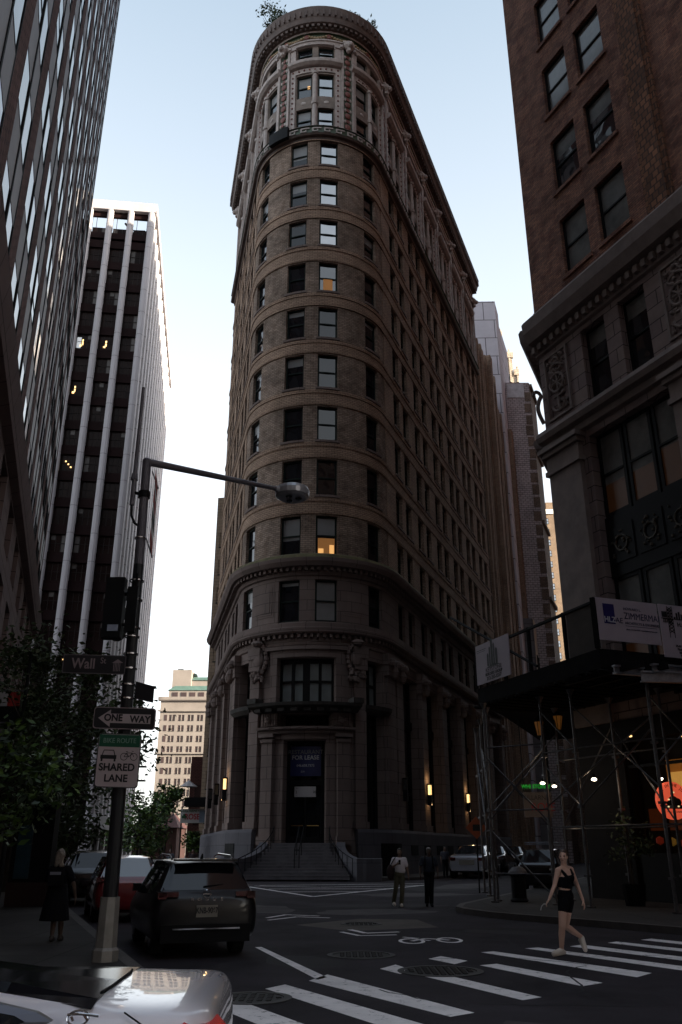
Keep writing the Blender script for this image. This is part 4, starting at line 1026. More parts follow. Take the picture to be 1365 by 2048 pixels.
# ivory building on the left
IV=thing('ivory_building',(-60,300,0),'distant ivory stone office building with green copper roof at the end of the left street','building')
IVM=mat('ivory_stone',(.23,.2,.18),.85,var=.12,scale=.15); PI=Wall((-63.2,300),(1,0),1)
DKW=mat('brown_window_glass',(.05,.03,.028),.25,var=.3,scale=.3)
wall_windows(IV,PI,0,24,0,50.5,3.25,3.55,.95,2.0,IVM,DKW,limit=100,margin=3.2,pairs=True)
m=MB(); m.prism([(-63.2,300.5),(-38,300.5),(-38,330),(-63.2,330)],0,50.4); m.prism([(-61,302),(-38,302),(-38,328),(-61,328)],50.4,54.3); m.prism([(-54.6,306),(-38,306),(-38,326),(-54.6,326)],54.3,58.6)
m.prism([(-60.5,304),(-53.8,304),(-53.8,318),(-60.5,318)],50.4,62); m.build('core_wall',IVM,IV)
m=MB()
def hip(x0,x1,y0,y1,z0,z1,e): m.hexa([(x0,y0,z0),(x1,y0,z0),(x1,y1,z0),(x0,y1,z0),(x0+e,y0+e,z1),(x1,y0+e,z1),(x1,y1-e,z1),(x0+e,y1-e,z1)])
hip(-61.4,-38,301.6,328,54.3,56.2,2.2); hip(-55,-38,305.6,326,58.6,60.0,1.8); m.build('copper_roof',mat('copper_green_roof',(.07,.13,.11),.7,var=.2,scale=.4),IV)
m=MB()
for z in (50.2,46.6,32.3,11.2): m.box(-63.8,-38,299.3,300,z,z+.5)
m.box(-64,-38,299,300,50.5,51.6); m.build('cornice',IVM,IV)
for k in range(7):
    m=MB(); x=-59.8+3.1*k; m.box(x,x+2.0,301.85,302,51.8,53.6); 
    m.build('window',DKW,IV)
for k in range(13):
    m=MB(); m.box(-61.6,-60.6,299.9,300.05,.9+3.55*k,2.9+3.55*k); m.build('window',DKW,IV)
m=MB(); m.tube((-55.5,309,62),(-55.5,309,63),.5); m.sphere((-53.4,308,60.4),1.3,8,sc=(1,.6,.9)); m.box(-59,-57,305,306,62,62.5); m.build('roof_plant',SASH,IV)
# beige building behind the wedge building, left side
BB=thing('beige_building',(-15.7,100,0),'narrow beige building just behind the left side of the rounded building','building')
PBB=Wall((-15.75,100),(-.14,.99),-1); m=MB(); m.prism([(-15.75,100),(-5,98),(-3,118),(-18.4,119)],0,43.6); m.build('core_wall',TB,BB)
PBF=Wall((-15.75,99.9),(.99,-.18),1); wall_windows(BB,PBF,0,10,0,43.6,2.0,3.6,.9,1.9,TB,DKW,limit=60,margin=.5)
# small red brick house
SB=thing('brick_house',(-22,130,0),'small dark red brick building beside the foot of the beige building','building')
RBK=brick('old_red_brick',(.16,.07,.06),(.13,.055,.05),(.05,.035,.03),bw=.5,bh=.2,ms=.03,var=.3); m=MB(); m.prism([(-22.2,130),(-14,130),(-14,140),(-22.2,140)],0,13.6); m.prism([(-22.2,130.3),(-19.8,130.3),(-19.8,134),(-22.2,134)],13.6,14.6); m.build('wall',RBK,SB)
for k in range(3):
    for j in range(2): m=MB(); m.box(-21.4+1.6*k,-20.6+1.6*k,129.9,130.05,5+3.6*j,7+3.6*j); m.build('window',DKW,SB)
# red roof beyond the trees
RR=thing('red_roofed_house',(-34,165,0),'low house with dull red roof beyond the street trees','building')
m=MB(); m.prism([(-38,165),(-30,165),(-30,175),(-38,175)],0,5.5); m.build('wall',brick('dull_red_brick',(.06,.03,.027),(.05,.025,.022),(.03,.02,.02),bw=.5,bh=.2),RR)
m=MB(); m.hexa([(-38.5,164,5.5),(-29.5,164,5.5),(-29.5,176,5.5),(-38.5,176,5.5),(-36.5,169,8),(-31.5,169,8),(-31.5,171,8),(-36.5,171,8)]); m.box(-33,-32,167,168,7,9); m.build('roof',mat('red_tile',(.06,.018,.015),.8,var=.3),RR)
# dim building closing the right street
DB=thing('end_building',(43,127.5,0),'dim brown building closing the far end of the right street','building')
PD=Wall((31,127.5),(1,0),1); wall_windows(DB,PD,0,24,0,19,3,3.6,1.3,2,BRB,GL,limit=60); m=MB(); m.prism([(31,127.9),(55,127.9),(55,145),(37,145)],0,18.8); m.build('core_wall',BRB,DB)

# ---- unseen blocks added behind the camera to shade the street and fill window reflections
for nm,poly,h,l in (('added_reflected_block',[(-52,-38),(-2,-38),(-2,-62),(-52,-62)],96,'tall pale block added unseen behind the camera, mirrored in the prow windows'),('added_reflected_block',[(1,-46),(46,-46),(46,-75),(1,-75)],84,'lower brown block added unseen behind the camera, mirrored in the prow windows')):
    t=thing(nm,(poly[0][0],poly[0][1],0),l,'building'); x0=poly[0][0]; x1=poly[1][0]; y=poly[0][1]
    PW=Wall((x1,y),(-1,0),-1); PW=Wall((x1,y),(-1,0),-1); wm=TAN if x0<0 else BRB
    wall_windows(t,PW,0,x1-x0,0,h,3.2,3.9,1.5,2.3,wm,GL,limit=0)
    m=MB(); m.prism([(x0,y-.5),(x1,y-.5),(x1,poly[2][1]),(x0,poly[2][1])],0,h-.2); m.build('core_wall',wm,t)
# ================================================================= street lamp pole with signs
PX,PY=-3.55,14.28
DKP=mat('dark_painted_steel',(.018,.019,.022),.35,var=.2); GYP=mat('grey_painted_steel',(.14,.13,.15),.4,metal=.3,var=.2); SIL=mat('silver_base_paint',(.27,.255,.235),.5,metal=.25,var=.25,scale=3)
LP=thing('street_lamp',(PX,PY,.15),'tall street lamp pole with silver base and long arm carrying the lamp head','street lamp')
m=MB(); m.lathe((PX,PY,0),[(.2,.15),(.2,.3),(.165,.34),(.15,1.0),(.15,1.03),(0,1.03)],8); m.build('base_cover',SIL,LP)
m=MB(); m.tube((PX,PY,1.0),(PX-.04,PY,6.4),.115,.09,14); 
m.build('pole',DKP,LP,smooth=False)
m=MB(); m.tube((PX-.04,PY,6.4),(PX-.07,PY,8.45),.085,.08,14); m.build('upper_pole',GYP,LP)
top=Vector((PX-.07,PY,8.42)); end=Vector((-1.35,16.0,8.62))
m=MB(); m.tube(top,end,.07,.045,12); m.sphere(top,.085,10); m.build('arm',GYP,LP)
d=(end-top).normalized(); q=Matrix.Rotation(math.atan2(d.y,d.x),3,'Z')
m=MB(); c=end+d*.42-Vector((0,0,.02)); m.lathe(c,[(0,.15),(.25,.14),(.33,.1),(.36,.03),(.35,-.08),(.29,-.12),(0,-.12)],24); m.tube(end,end+d*.12,.06,.07); m.build('lamp_head',mat('aluminium_head',(.42,.42,.45),.35,metal=.5,var=.1),LP)
m=MB()
for k in range(3): t=2.1*k; m.lathe(c+Vector((.13*math.cos(t),.13*math.sin(t),-.13)),[(.07,0),(.05,-.025),(0,-.03)],12)
m.build('lamp_lens',GL,LP)
m=MB()
for z in (4.05,4.28,4.55,4.8,5.1,5.25,5.75,6.1,6.9,3.4): r=.118 if z<6.4 else .09; m.lathe((PX-.01*z+.01,PY,z),[(r,-.012),(r+.012,-.012),(r+.012,.012),(r,.012)],14)
m.build('metal_strap',CHROME,LP)
m=MB(); m.tube((PX-.02,PY,4.3),(PX-.02,PY-.13,6.2),.018,.018,6); m.build('cable',BLACK,LP)
# antenna on a bracket
AN=thing('antenna',(PX-.27,PY,7.6),'thin upright grey antenna rod bracketed to the lamp pole','antenna')
m=MB(); ax=PX-.27; m.tube((ax,PY,7.55),(ax,PY,8.05),.045); m.tube((ax,PY,8.05),(ax,PY,8.18),.07,.05); m.tube((ax,PY,8.18),(ax,PY,10.0),.04,.03); m.build('rod',GYP,AN)
m=MB(); m.tube((ax,PY,7.8),(PX-.06,PY,7.75),.03); m.lathe((PX-.06,PY,7.75),[(.082,-.06),(.11,-.06),(.11,.06),(.082,.06)],12); m.build('bracket',BLACK,AN)
m=MB(); m.path([(ax,PY,7.55),(ax+.01,PY,7.35),(ax+.08,PY,7.2),(PX-.08,PY,7.12)],.022); m.build('cable',BLACK,AN)
# banner between arm and pole
BN=thing('banner',(PX+.05,PY+.05,6.9),'narrow red, white and black banner hanging edge-on from the lamp arm','banner')
RED=mat('banner_red',(.3,.015,.01),.7,var=.2); m=MB(); zz=[8.25,8.0,7.85,7.6,7.5,7.25,7.1,6.85]; cs=[0,1,0,1,2,1,0]
for (z1,z0),cidx in zip(zip(zz,zz[1:]),cs):
    for y0,y1,x0,x1 in ((0,.3,.11,.08),(.3,.6,.08,.03)): m.hexa([(PX+x0,PY+y0,z0-.1*(y0>0)),(PX+x0+.008,PY+y0,z0-.1*(y0>0)),(PX+x1+.008,PY+y1,z0-.12),(PX+x1,PY+y1,z0-.12),(PX+x0,PY+y0,z1-.1*(y0>0)),(PX+x0+.008,PY+y0,z1-.1*(y0>0)),(PX+x1+.008,PY+y1,z1-.12),(PX+x1,PY+y1,z1-.12)],cidx)
m.build('cloth',[RED,WHITEP,BLACK],BN); m=MB(); m.tube((PX+.05,PY,8.22),(PX+.04,PY+.62,8.15),.012); m.tube((PX+.05,PY,6.9),(PX+.04,PY+.62,6.75),.012); m.build('rod',GYP,BN)
# traffic signal seen from behind
TS=thing('traffic_signal',(-3.9,PY-.1,5.05),'black traffic signal seen from behind, strapped to the lamp pole','traffic light')
m=MB(); m.box(-4.08,-3.76,14.1,14.3,5.05,6.12); 
for z in (5.23,5.58,5.93): m.lathe((-3.92,14.3,z),[(.15,0),(.15,.25)],14,0,'Y')
ho=m.build('housing',BLACK,TS); bevel(ho,.035)
m=MB(); m.box(-3.98,-3.8,14.085,14.098,5.16,5.27); m.build('sticker',mat('pale_blue_sticker',(.3,.33,.42),.5,var=.2),TS)
m=MB(); m.tube((-3.8,14.2,5.3),(PX-.03,PY,5.3),.03); m.tube((-3.8,14.2,5.85),(PX-.03,PY,5.85),.03); m.box(-3.7,-3.52,14.1,14.2,5.15,5.95); m.build('bracket',BLACK,TS)
# street name sign
SGB=mat('street_sign_black',(.012,.011,.014),.45,var=.1); LET=mat('sign_lettering',(.26,.2,.21),.6,var=0)
def flat_sign(name,x0,x1,z0,z1,y,dx,label,mat_,edge,rad=.04,dy=0,cat='sign'):
    t=thing(name,((x0+x1)/2,y,z0),label,cat); m=MB(); r=rad; P=[]
    for cx,cz,a0 in ((x1-r,z1-r,0),(x0+r,z1-r,90),(x0+r,z0+r,180),(x1-r,z0+r,270)):
        for k in range(5): a=R(a0+k*22.5); P.append((cx+r*math.cos(a),cz+r*math.sin(a)))
    def pt(p,o,s=0): 
        cx,cz=(x0+x1)/2,(z0+z1)/2; x=cx+(p[0]-cx)*(1-s/(x1-x0)); z=cz+(p[1]-cz)*(1-s/(z1-z0)); f=(x-x0)/(x1-x0); return (x,y+dy*(f-.5)-o,z+dx*(f-.5))
    m.face([pt(p,0) for p in P],1); m.face([pt(p,-.01) for p in P[::-1]],1)
    for k in range(len(P)): a,b=P[k],P[(k+1)%len(P)]; m.face([pt(a,-.01),pt(b,-.01),pt(b,0),pt(a,0)],1)
    m.face([pt(p,.003,.03) for p in P],0); m.build('panel',[mat_,edge],t); return t,pt
t,pt=flat_sign('street_name_sign',-4.68,-3.62,4.44,4.76,PY-.14,-.03,'black Wall St street name sign above the one way sign',SGB,mat('sign_edge_grey',(.12,.1,.11),.5),.02)
text('Wall','lettering',pt((-4.33,4.6),.006),(1,0,-.03),(0,0,1),.17,LET,t,xs=.85,bold=.004); text('St','lettering',pt((-4.0,4.66),.006),(1,0,-.03),(0,0,1),.1,LET,t,xs=.85)
m=MB(); p=pt((-3.85,4.55),.006)
for k in range(5): m.box(p[0]+.03+k*.025,p[0]+.04+k*.025,p[1]-.003,p[1],4.48,4.62)
m.hexa([(p[0],p[1]-.003,4.62),(p[0],p[1],4.62),(p[0]+.19,p[1],4.62),(p[0]+.19,p[1]-.003,4.62),(p[0]+.09,p[1]-.003,4.68),(p[0]+.09,p[1],4.68),(p[0]+.1,p[1],4.68),(p[0]+.1,p[1]-.003,4.68)]); m.build('emblem',LET,t)
t,pt=flat_sign('one_way_sign',-4.06,-3.04,3.53,3.88,PY-.16,-.03,'black one way sign with white arrow pointing left',SGB,mat('sign_edge_pink',(.3,.23,.24),.5),.05)
WH=mat('sign_white',(.5,.41,.42),.6,var=.08)
m=MB(); A=[(-3.98,3.7),(-3.78,3.84),(-3.78,3.775),(-3.12,3.775),(-3.12,3.625),(-3.78,3.625),(-3.78,3.56)]
m.face([pt(p,.006) for p in A[::1]]); m.build('arrow',WH,t); 
text('ONE','lettering',pt((-3.73,3.705),.012),(1,0,-.03),(0,0,1),.105,BT,t,xs=.95,bold=.005); text('WAY','lettering',pt((-3.29,3.69),.012),(1,0,-.03),(0,0,1),.105,BT,t,xs=.95,bold=.005)
t,pt=flat_sign('bike_route_sign',-3.94,-3.24,2.62,3.46,PY-.16,-.02,'white shared lane sign with green bike route header on the lamp pole',WH,mat('sign_edge_dark',(.05,.045,.045),.5),.05)
m=MB(); m.face([pt(p,.006) for p in ((-3.92,3.25),(-3.26,3.25),(-3.26,3.44),(-3.92,3.44))]); m.build('header',mat('sign_green',(.006,.09,.045),.5,var=.1),t)
text('BIKE ROUTE','lettering',pt((-3.59,3.345),.011),(1,0,-.02),(0,0,1),.075,mat('header_lettering',(.2,.3,.25),.6,var=0),t,xs=.9); text('SHARED','lettering',pt((-3.6,2.93),.008),(1,0,-.02),(0,0,1),.11,BT,t,xs=.98,bold=.004); text('LANE','lettering',pt((-3.6,2.76),.008),(1,0,-.02),(0,0,1),.11,BT,t,xs=.98,bold=.004)
m=MB(); c=(-3.75,3.12)
def q2(pts,o=.008): m.face([pt((c[0]+a,c[1]+b),o) for a,b in pts])
q2([(-.13,-.06),(.13,-.06),(.13,.0),(-.13,.0)]); q2([(-.12,-.1),(-.09,-.1),(-.09,-.05),(-.12,-.05)]); q2([(.09,-.1),(.12,-.1),(.12,-.05),(.09,-.05)]); q2([(-.11,0),(-.095,0),(-.07,.075),(-.085,.075)]); q2([(.095,0),(.11,0),(.085,.075),(.07,.075)]); q2([(-.085,.068),(.085,.068),(.08,.082),(-.08,.082)])
c=(-3.42,3.1)
for cx in (-.08,.08):
    for k in range(14): a,b=2*math.pi*k/14,2*math.pi*(k+1)/14; q2([(cx+.06*math.cos(a),.06*math.sin(a)),(cx+.06*math.cos(b),.06*math.sin(b)),(cx+.05*math.cos(b),.05*math.sin(b)),(cx+.05*math.cos(a),.05*math.sin(a))])
def ln(a,b,w=.005):
    v=Vector((b[0]-a[0],b[1]-a[1])).normalized(); n=(-v.y*w,v.x*w); q2([(a[0]-n[0],a[1]-n[1]),(b[0]-n[0],b[1]-n[1]),(b[0]+n[0],b[1]+n[1]),(a[0]+n[0],a[1]+n[1])])
for a,b in (((-.08,0),(-.04,.06)),((-.04,.06),(.05,.06)),((.05,.06),(.08,0)),((-.04,.06),(0,0)),((0,0),(.05,.06)),((-.08,0),(0,0)),((-.055,.08),(-.02,.08)),((.04,.09),(.07,.085))): ln(a,b)
m.build('pictogram',BT,t)
t=thing('side_street_sign',(PX+.1,PY+.1,4.05),'black street sign seen almost edge-on at the back of the lamp pole','sign'); m=MB(); m.obox((PX+.2,PY+.25,4.2),(.5,.02,.28),R(66)); m.build('panel',SGB,t)

# ================================================================= sidewalk shed
SH=thing('sidewalk_shed',(7.4,27,.15),'dark scaffolding sidewalk shed with steel pipe legs and boarded roof wrapping the corner','scaffolding')
A=Vector((4.95,30.8)); B=Vector((7.45,24.1)); Cc=Vector((13.6,26.4)); dAB=(B-A).normalized()
D0=Vector((3.9,34)); 
TUB=mat('scaffold_tube',(.1,.095,.1),.42,metal=.55,var=.35,scale=7)
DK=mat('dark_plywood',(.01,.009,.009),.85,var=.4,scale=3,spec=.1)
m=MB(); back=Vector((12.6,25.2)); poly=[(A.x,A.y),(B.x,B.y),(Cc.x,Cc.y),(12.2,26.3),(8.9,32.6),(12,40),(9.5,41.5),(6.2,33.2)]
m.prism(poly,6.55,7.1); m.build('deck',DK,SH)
m=MB()
for k in range(14):
    p=A+(B-A)*(k/13); m.tube((p.x-.15,p.y-.1,6.45),(p.x+3.2,p.y+1.4,6.45),.06,.06,4)
for k in range(9):
    p=B+(Cc-B)*(k/8.0); dd=Vector((.42,-.9,0)); m.obox((p.x+.1,p.y+.3,6.45),(.12,3.2,.2),R(25))
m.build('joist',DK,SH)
m=MB()     # I beams poking out towards the street
for p in ((8.4,23.9),(9.4,23.7),(10.4,23.5)):
    m.obox((p[0],p[1],6.5),(.16,1.6,.05),R(-70)); m.obox((p[0],p[1],6.3),(.16,1.6,.05),R(-70)); m.obox((p[0],p[1],6.4),(.03,1.6,.2),R(-70))
for z in (6.04,6.3): m.obox((10.4,23.75,z),(4.2,.16,.04),R(8))
m.obox((10.4,23.75,6.17),(4.2,.03,.24),R(8)); m.build('steel_beam',STEEL,SH)
# parapet frame on top
m=MB()
def P2(p,z): return (p.x,p.y,z)
hi=8.55
m.tube(P2(A+(A-B)*.3,hi-1.0),P2(B,hi),.07,.07,5) if False else None
for z in (hi-.05,):
    m.tube(P2(A+(B-A)*.28,z),P2(B,z),.06,.06,5)
for f in (.28,.5,.78): p=A+(B-A)*f; m.tube(P2(p,7.1),P2(p,hi),.07,.07,5)
for f in (0,.28): p=A+(B-A)*f; m.tube(P2(p,7.1),P2(p,hi-.1),.05,.05,5)
m.tube(P2(A+(B-A)*.55,7.2),P2(A-(B-A)*.25,10.2),.05,.05,5)
m.tube(P2(B+Vector((-.05,-.05)),7.1),P2(B+Vector((-.05,-.05)),hi+.05),.09,.09,4); m.build('parapet_frame',BLACK,SH)
m=MB(); p0=A+(B-A)*.8; m.hexa([(p0.x,p0.y,7.1),(B.x,B.y,7.1),(B.x+.03,B.y+.02,7.1),(p0.x+.03,p0.y+.02,7.1),(p0.x,p0.y,hi-.1),(B.x,B.y,hi-.1),(B.x+.03,B.y+.02,hi-.1),(p0.x+.03,p0.y+.02,hi-.1)]); m.build('parapet_board',mat('brown_plywood',(.06,.047,.04),.8,var=.3),SH)
posts=[(4.9,29.5),(6.55,28.2),(7.2,26.8),(8.75,24.3),(10.9,24.9),(7.6,30.6),(8.9,28.4),(9.9,26.6),(5.4,33.5),(5.15,30.4),(5.6,36),(8.2,35.6)]
for i,(x,y) in enumerate(posts):
    m=MB(); r=.055 if i in (3,) else .042; m.tube((x,y,.18),(x,y,6.4),r,r,10); m.tube((x,y,.15),(x,y,.2),.14,.14,10)
    for z in (1.0,2.9,4.5): m.obox((x,y,z),(.16,.16,.07),.5)
    m.tube((x,y,6.2),(x,y,6.4),r,.14,8); m.build('post',TUB,SH)
def brace(a,b,za,zb,r=.026):
    m=MB(); m.tube((posts[a][0],posts[a][1],za),(posts[b][0],posts[b][1],zb),r,r,7); m.build('brace',TUB,SH)
for a,b in ((0,1),(1,2),(2,3),(3,4),(0,9),(9,8),(5,6),(6,7)):
    for z in ((2.35,4.6) if a!=0 or b!=1 else (1.0,2.9,4.9)): brace(a,b,z,z)
for a,b,za,zb in ((0,1,4.6,2.5),(0,1,2.3,.3),(1,2,4.2,2.9),(1,3,3.0,5.2),(2,3,2.9,4.9),(1,2,5.9,4.6),(2,3,5.9,3.3),(3,4,3.9,5.9),(3,4,5.8,3.4),(0,1,2.6,4.7),(9,0,1,3.2),(8,9,3,5.5),(8,0,5.3,3),(5,6,2.5,5.5),(6,7,5.5,2.5),(8,10,2.5,5),(10,11,2.6,5.2),(8,11,5.2,2.6),(5,8,5.5,3)): brace(a,b,za,zb)
# lamp bulbs under the shed
for (x,y,z,l) in ((7.9,27.6,3.75,'bright bulb under the shed left of the leaning front pipe leg'),(7.15,31.4,3.9,'left one of the two bright bulbs low between scaffold posts'),(7.75,32.2,3.85,'right one of the two bright bulbs low between scaffold posts'),(9.3,27.9,5.1,'warm bulb high under the shed above the orange shop window'),(10.6,27.0,5.0,'warm bulb under the shed nearest the right edge of the photo'),(9.9,27.4,3.75,'dim bulb just above the orange shop interior')):
    t=thing('shed_bulb',(x,y,z),l,'lamp','bulbs hanging under the scaffolding'); m=MB(); m.sphere((x,y,z),.07 if z<5 else .05,8,sc=(1.3,1,.7)); m.build('bulb',LAMPW if z<4 else LAMP,t); m=MB(); m.tube((x,y,z+.05),(x,y,z+.16),.04); m.build('socket',BLACK,t)
l=bpy.data.lights.new('shed_light','POINT'); l.energy=1.5; l.color=(1,.75,.5); l.shadow_soft_size=.08
for p in ((7.9,27.6,3.6),(7.4,31.6,3.7)): lo=bpy.data.objects.new('shed_light',l); C.objects.link(lo); lo.location=p
# signs on the shed
PNK=mat('builder_sign_board',(.42,.35,.4),.6,var=.06)
def board(name,p0,p1,z0,z1,label,mt,off=.08):
    p0=Vector(p0);p1=Vector(p1); d=(p1-p0).normalized(); n=Vector((d.y,-d.x)); t=thing(name,(p0.x,p0.y,z0),label,'sign'); m=MB()
    a,b=p0+n*off,p1+n*off; a2,b2=p0+n*(off-.03),p1+n*(off-.03)
    m.hexa([(a.x,a.y,z0),(b.x,b.y,z0),(b2.x,b2.y,z0),(a2.x,a2.y,z0),(a.x,a.y,z1),(b.x,b.y,z1),(b2.x,b2.y,z1),(a2.x,a2.y,z1)]); m.build('board',mt,t)
    L=(p1-p0).length
    def at(u,z,e=.006): q=p0+d*u+n*(off+e); return Vector((q.x,q.y,z0+z))
    return t,at,Vector((d.x,d.y,0)),L
t,at,dx,L=board('builder_sign',A+(B-A)*.02,A+(B-A)*.34,7.2,8.62,'pinkish white Keystone Builders Group sign with tower silhouettes, left end of the shed',PNK)
m=MB()
def rect(u0,u1,z0,z1,mi=0,e=.008): m.face([at(u0,z0,e),at(u1,z0,e),at(u1,z1,e),at(u0,z1,e)],mi)
for u,w_,h in ((.8,.12,.4),(.95,.1,.62),(1.08,.14,.9),(1.24,.1,.7),(1.38,.14,.5)): rect(u,u+w_,.55,.55+h); m.face([at(u,.55+h,.008),at(u+w_,.55+h,.008),at(u+w_*.5,.62+h,.008)])
m.face([at(.7,.5,.008),at(1.7,.5,.008),at(1.2,.6,.008)]); rect(.1,.75,1.2,1.22); rect(.1,.7,1.14,1.155); m.build('silhouette',BT,t)
text('KEYSTONE','lettering',at(1.2,.42),dx,(0,0,1),.14,mat('outline_lettering',(.07,.055,.06),.6,var=0),t,xs=1.1); text('BUILDERS GROUP','lettering',at(1.2,.27),dx,(0,0,1),.1,BT,t,bold=.003); text('212-255-5557','lettering',at(1.2,.12),dx,(0,0,1),.12,BT,t,bold=.003)
dC=(Cc-B).normalized(); p1=B+dC*2.2
t,at,dx,L=board('architect_sign',B,p1,7.35,8.62,'white architects and engineers sign with dark blue square at the shed corner',PNK)
m=MB(); rect(.22,.62,.5,1.1); m.build('blue_square',mat('deep_blue',(.012,.006,.11),.5,var=0),t)
text('HLZ','lettering',at(.43,.62,.012),dx,(0,0,1),.16,mat('white_lettering',(.5,.48,.52),.6,var=0),t,xs=.95,bold=.006); NV=mat('navy_lettering',(.02,.02,.07),.6,var=0)
text('AE','lettering',at(.76,.62),dx,(0,0,1),.16,NV,t); text('HOWARD L.','lettering',at(.95,1.0),dx,(0,0,1),.08,NV,t,'LEFT'); text('ZIMMERMAN','lettering',at(.95,.78),dx,(0,0,1),.2,NV,t,'LEFT',xs=.84); text('ARCHITECTS & ENGINEERS, DPC','lettering',at(.96,.57),dx,(0,0,1),.075,NV,t,'LEFT',xs=.95)
text('phone 212-564-9393  www.hlzimmerman.com','lettering',at(.98,.38),dx,(0,0,1),.045,NV,t,'LEFT',xs=.9); m=MB(); rect(.96,2.1,.475,.49); m.build('rule',NV,t)
t,at,dx,L=board('scaffold_company_sign',p1+dC*.03,p1+dC*2.3,7.0,8.62,'white scaffold company sign with black lattice tower and skyline drawing, cut by the right edge',PNK,.12)
m=MB()
def ln3(a,b,w=.012):
    v=Vector((b[0]-a[0],b[1]-a[1])).normalized(); n=(-v.y*w,v.x*w); m.face([at(a[0]-n[0],a[1]-n[1],.01),at(b[0]-n[0],b[1]-n[1],.01),at(b[0]+n[0],b[1]+n[1],.01),at(a[0]+n[0],a[1]+n[1],.01)])
for k in range(8):
    x=.3; z=.75+.1*k; ln3((x,z),(x+.18,z+.1)); ln3((x+.18,z),(x,z+.1)); 
    if k>2: ln3((x,z),(x+.18,z))
for x in (.3,.48): ln3((x,.6),(x,1.58))
for k in range(5): ln3((.1+.07*k,1.05),(.17+.07*k,1.2)); ln3((.17+.07*k,1.05),(.1+.07*k,1.2))
rect(.08,.28,1.22,1.4); rect(.05,1.8,1.17,1.2)
for k in range(14): u=.52+.09*k; rect(u,u+.07,1.2,1.26+.17*abs(math.sin(k*2.3)))
m.build('drawing',BT,t); RL=mat('red_lettering',(.35,.02,.03),.6,var=0)
text('H.C.','lettering',at(.62,1.02),dx,(0,0,1),.12,BT,t,'LEFT',bold=.004); text('Superior','lettering',at(.95,1.02),dx,(0,0,1),.12,RL,t,'LEFT',bold=.004); text('Scaffold','lettering',at(.85,.86),dx,(0,0,1),.1,BT,t,'LEFT',bold=.003)
text('718-','lettering',at(.8,.69),dx,(0,0,1),.13,RL,t,'LEFT',bold=.003); text('908-','lettering',at(.85,.52),dx,(0,0,1),.13,RL,t,'LEFT',bold=.003)
for k,s_ in enumerate(('35-06 Farrington St','Flushing, NY','SIDEWALK BRIDGE','PIPE SCAFFOLD')): text(s_,'lettering',at(.45+.05*k,.36-.1*k),dx,(0,0,1),.065,BT,t,'LEFT',bold=.003)
# round hanging shop sign
t=thing('round_shop_sign',PR(5.0,2.55,.7),'round orange backlit shop sign with a dark seated figure, under the shed','sign')
c0=Vector(PR(4.95,3.12,.7)); OR=mat('orange_sign_light',(.8,.16,.09),.5,var=.05,emit=(1,.13,.06),es=.065)
qx=Vector((.97,.24,0)).normalized(); qy=Vector((-qx.y,qx.x,0))
def disc(m,c,r,o,mi=0,n=32,sx=1,sz=1): m.face([c+qx*(r*sx*math.cos(2*math.pi*k/n))+Vector((0,0,r*sz*math.sin(2*math.pi*k/n)))-qy*o for k in range(n)],mi)
m=MB(); disc(m,c0,.56,.05); disc(m,c0,.56,-.05)
for k in range(32):
    a,b=2*math.pi*k/32,2*math.pi*(k+1)/32; f=lambda a,o:c0+qx*.56*math.cos(a)+Vector((0,0,.56*math.sin(a)))-qy*o
    m.face([f(a,-.05),f(b,-.05),f(b,.05),f(a,.05)])
m.build('disc',OR,t)
m=MB(); 
for (dx_,dz,r,sx,sz) in ((-.02,.2,.06,1,1.1),(0,.0,.17,1,.8),(-.1,-.08,.12,1.3,.7),(.14,-.05,.14,1,.9)): disc(m,c0+qx*dx_+Vector((0,0,dz)),r,.056+.001*len(m.f),0,16,sx,sz)
m.face([c0+qx*-.45+Vector((0,0,-.24))-qy*.062,c0+qx*.45+Vector((0,0,-.24))-qy*.062,c0+qx*.5+Vector((0,0,-.13))-qy*.062,c0+qx*-.5+Vector((0,0,-.13))-qy*.062]); m.build('figure',BT,t)
m=MB()
for dx_,dz in ((-.1,-.17),(.05,-.18),(.15,-.17),(-.2,-.18),(-.16,.03),(.03,.24)): disc(m,c0+qx*dx_+Vector((0,0,dz)),.03,.07,0,10,1.3,.8)
m.build('highlights',mat('cream_light',(.8,.7,.4),.5,var=0,emit=(1,.8,.4),es=.1),t)
for k,ch in enumerate('MADE IN THE JUICE'):
    a=R(168-k*9.8); p=c0+qx*.46*math.cos(a)+Vector((0,0,.46*math.sin(a)))-qy*.057
    if ch!=' ': text(ch,'lettering',p,qx*math.sin(a)-Vector((0,0,1))*math.cos(a),qx*math.cos(a)+Vector((0,0,1))*math.sin(a),.09,BT,t)
text('FULL JUICE BAR','lettering',c0-qy*.057+Vector((0,0,-.33)),qx,(0,0,1),.05,BT,t)
m=MB(); m.tube(c0+Vector((0,0,.56)),c0+Vector((0,0,1.2)),.02); m.build('hanger',BLACK,t)
# lanterns on the building
for (x,y,z,l,em) in ((7.1,31.0,6.0-.25,'left one of the two dim amber lanterns under the shed roof',1),(7.7,30.6,6.15-.25,'right one of the two dim amber lanterns under the shed roof',1)):
    t=thing('amber_lantern',(x,y,z-.4),l,'lantern','amber lanterns under the shed'); m=MB(); m.lathe((x,y,z),[(.08,-.25),(.17,.22)],6)
    m.build('glass',mat('amber_glass',(.3,.12,.03),.4,var=.3,scale=5,emit=(1,.38,.06),es=.005),t); m=MB(); m.lathe((x,y,z),[(.19,.22),(.19,.26),(.03,.42),(0,.5)],6); m.lathe((x,y,z),[(.09,-.3),(.09,-.25),(0,-.25)],6)
    for k in range(6): a=k*math.pi/3; m.tube((x+.08*math.cos(a),y+.08*math.sin(a),z-.25),(x+.17*math.cos(a),y+.17*math.sin(a),z+.22),.012,.012,4)
    m.tube((x,y,z+.5),(x,y,6.5),.02); m.build('cage',BLACK,t)
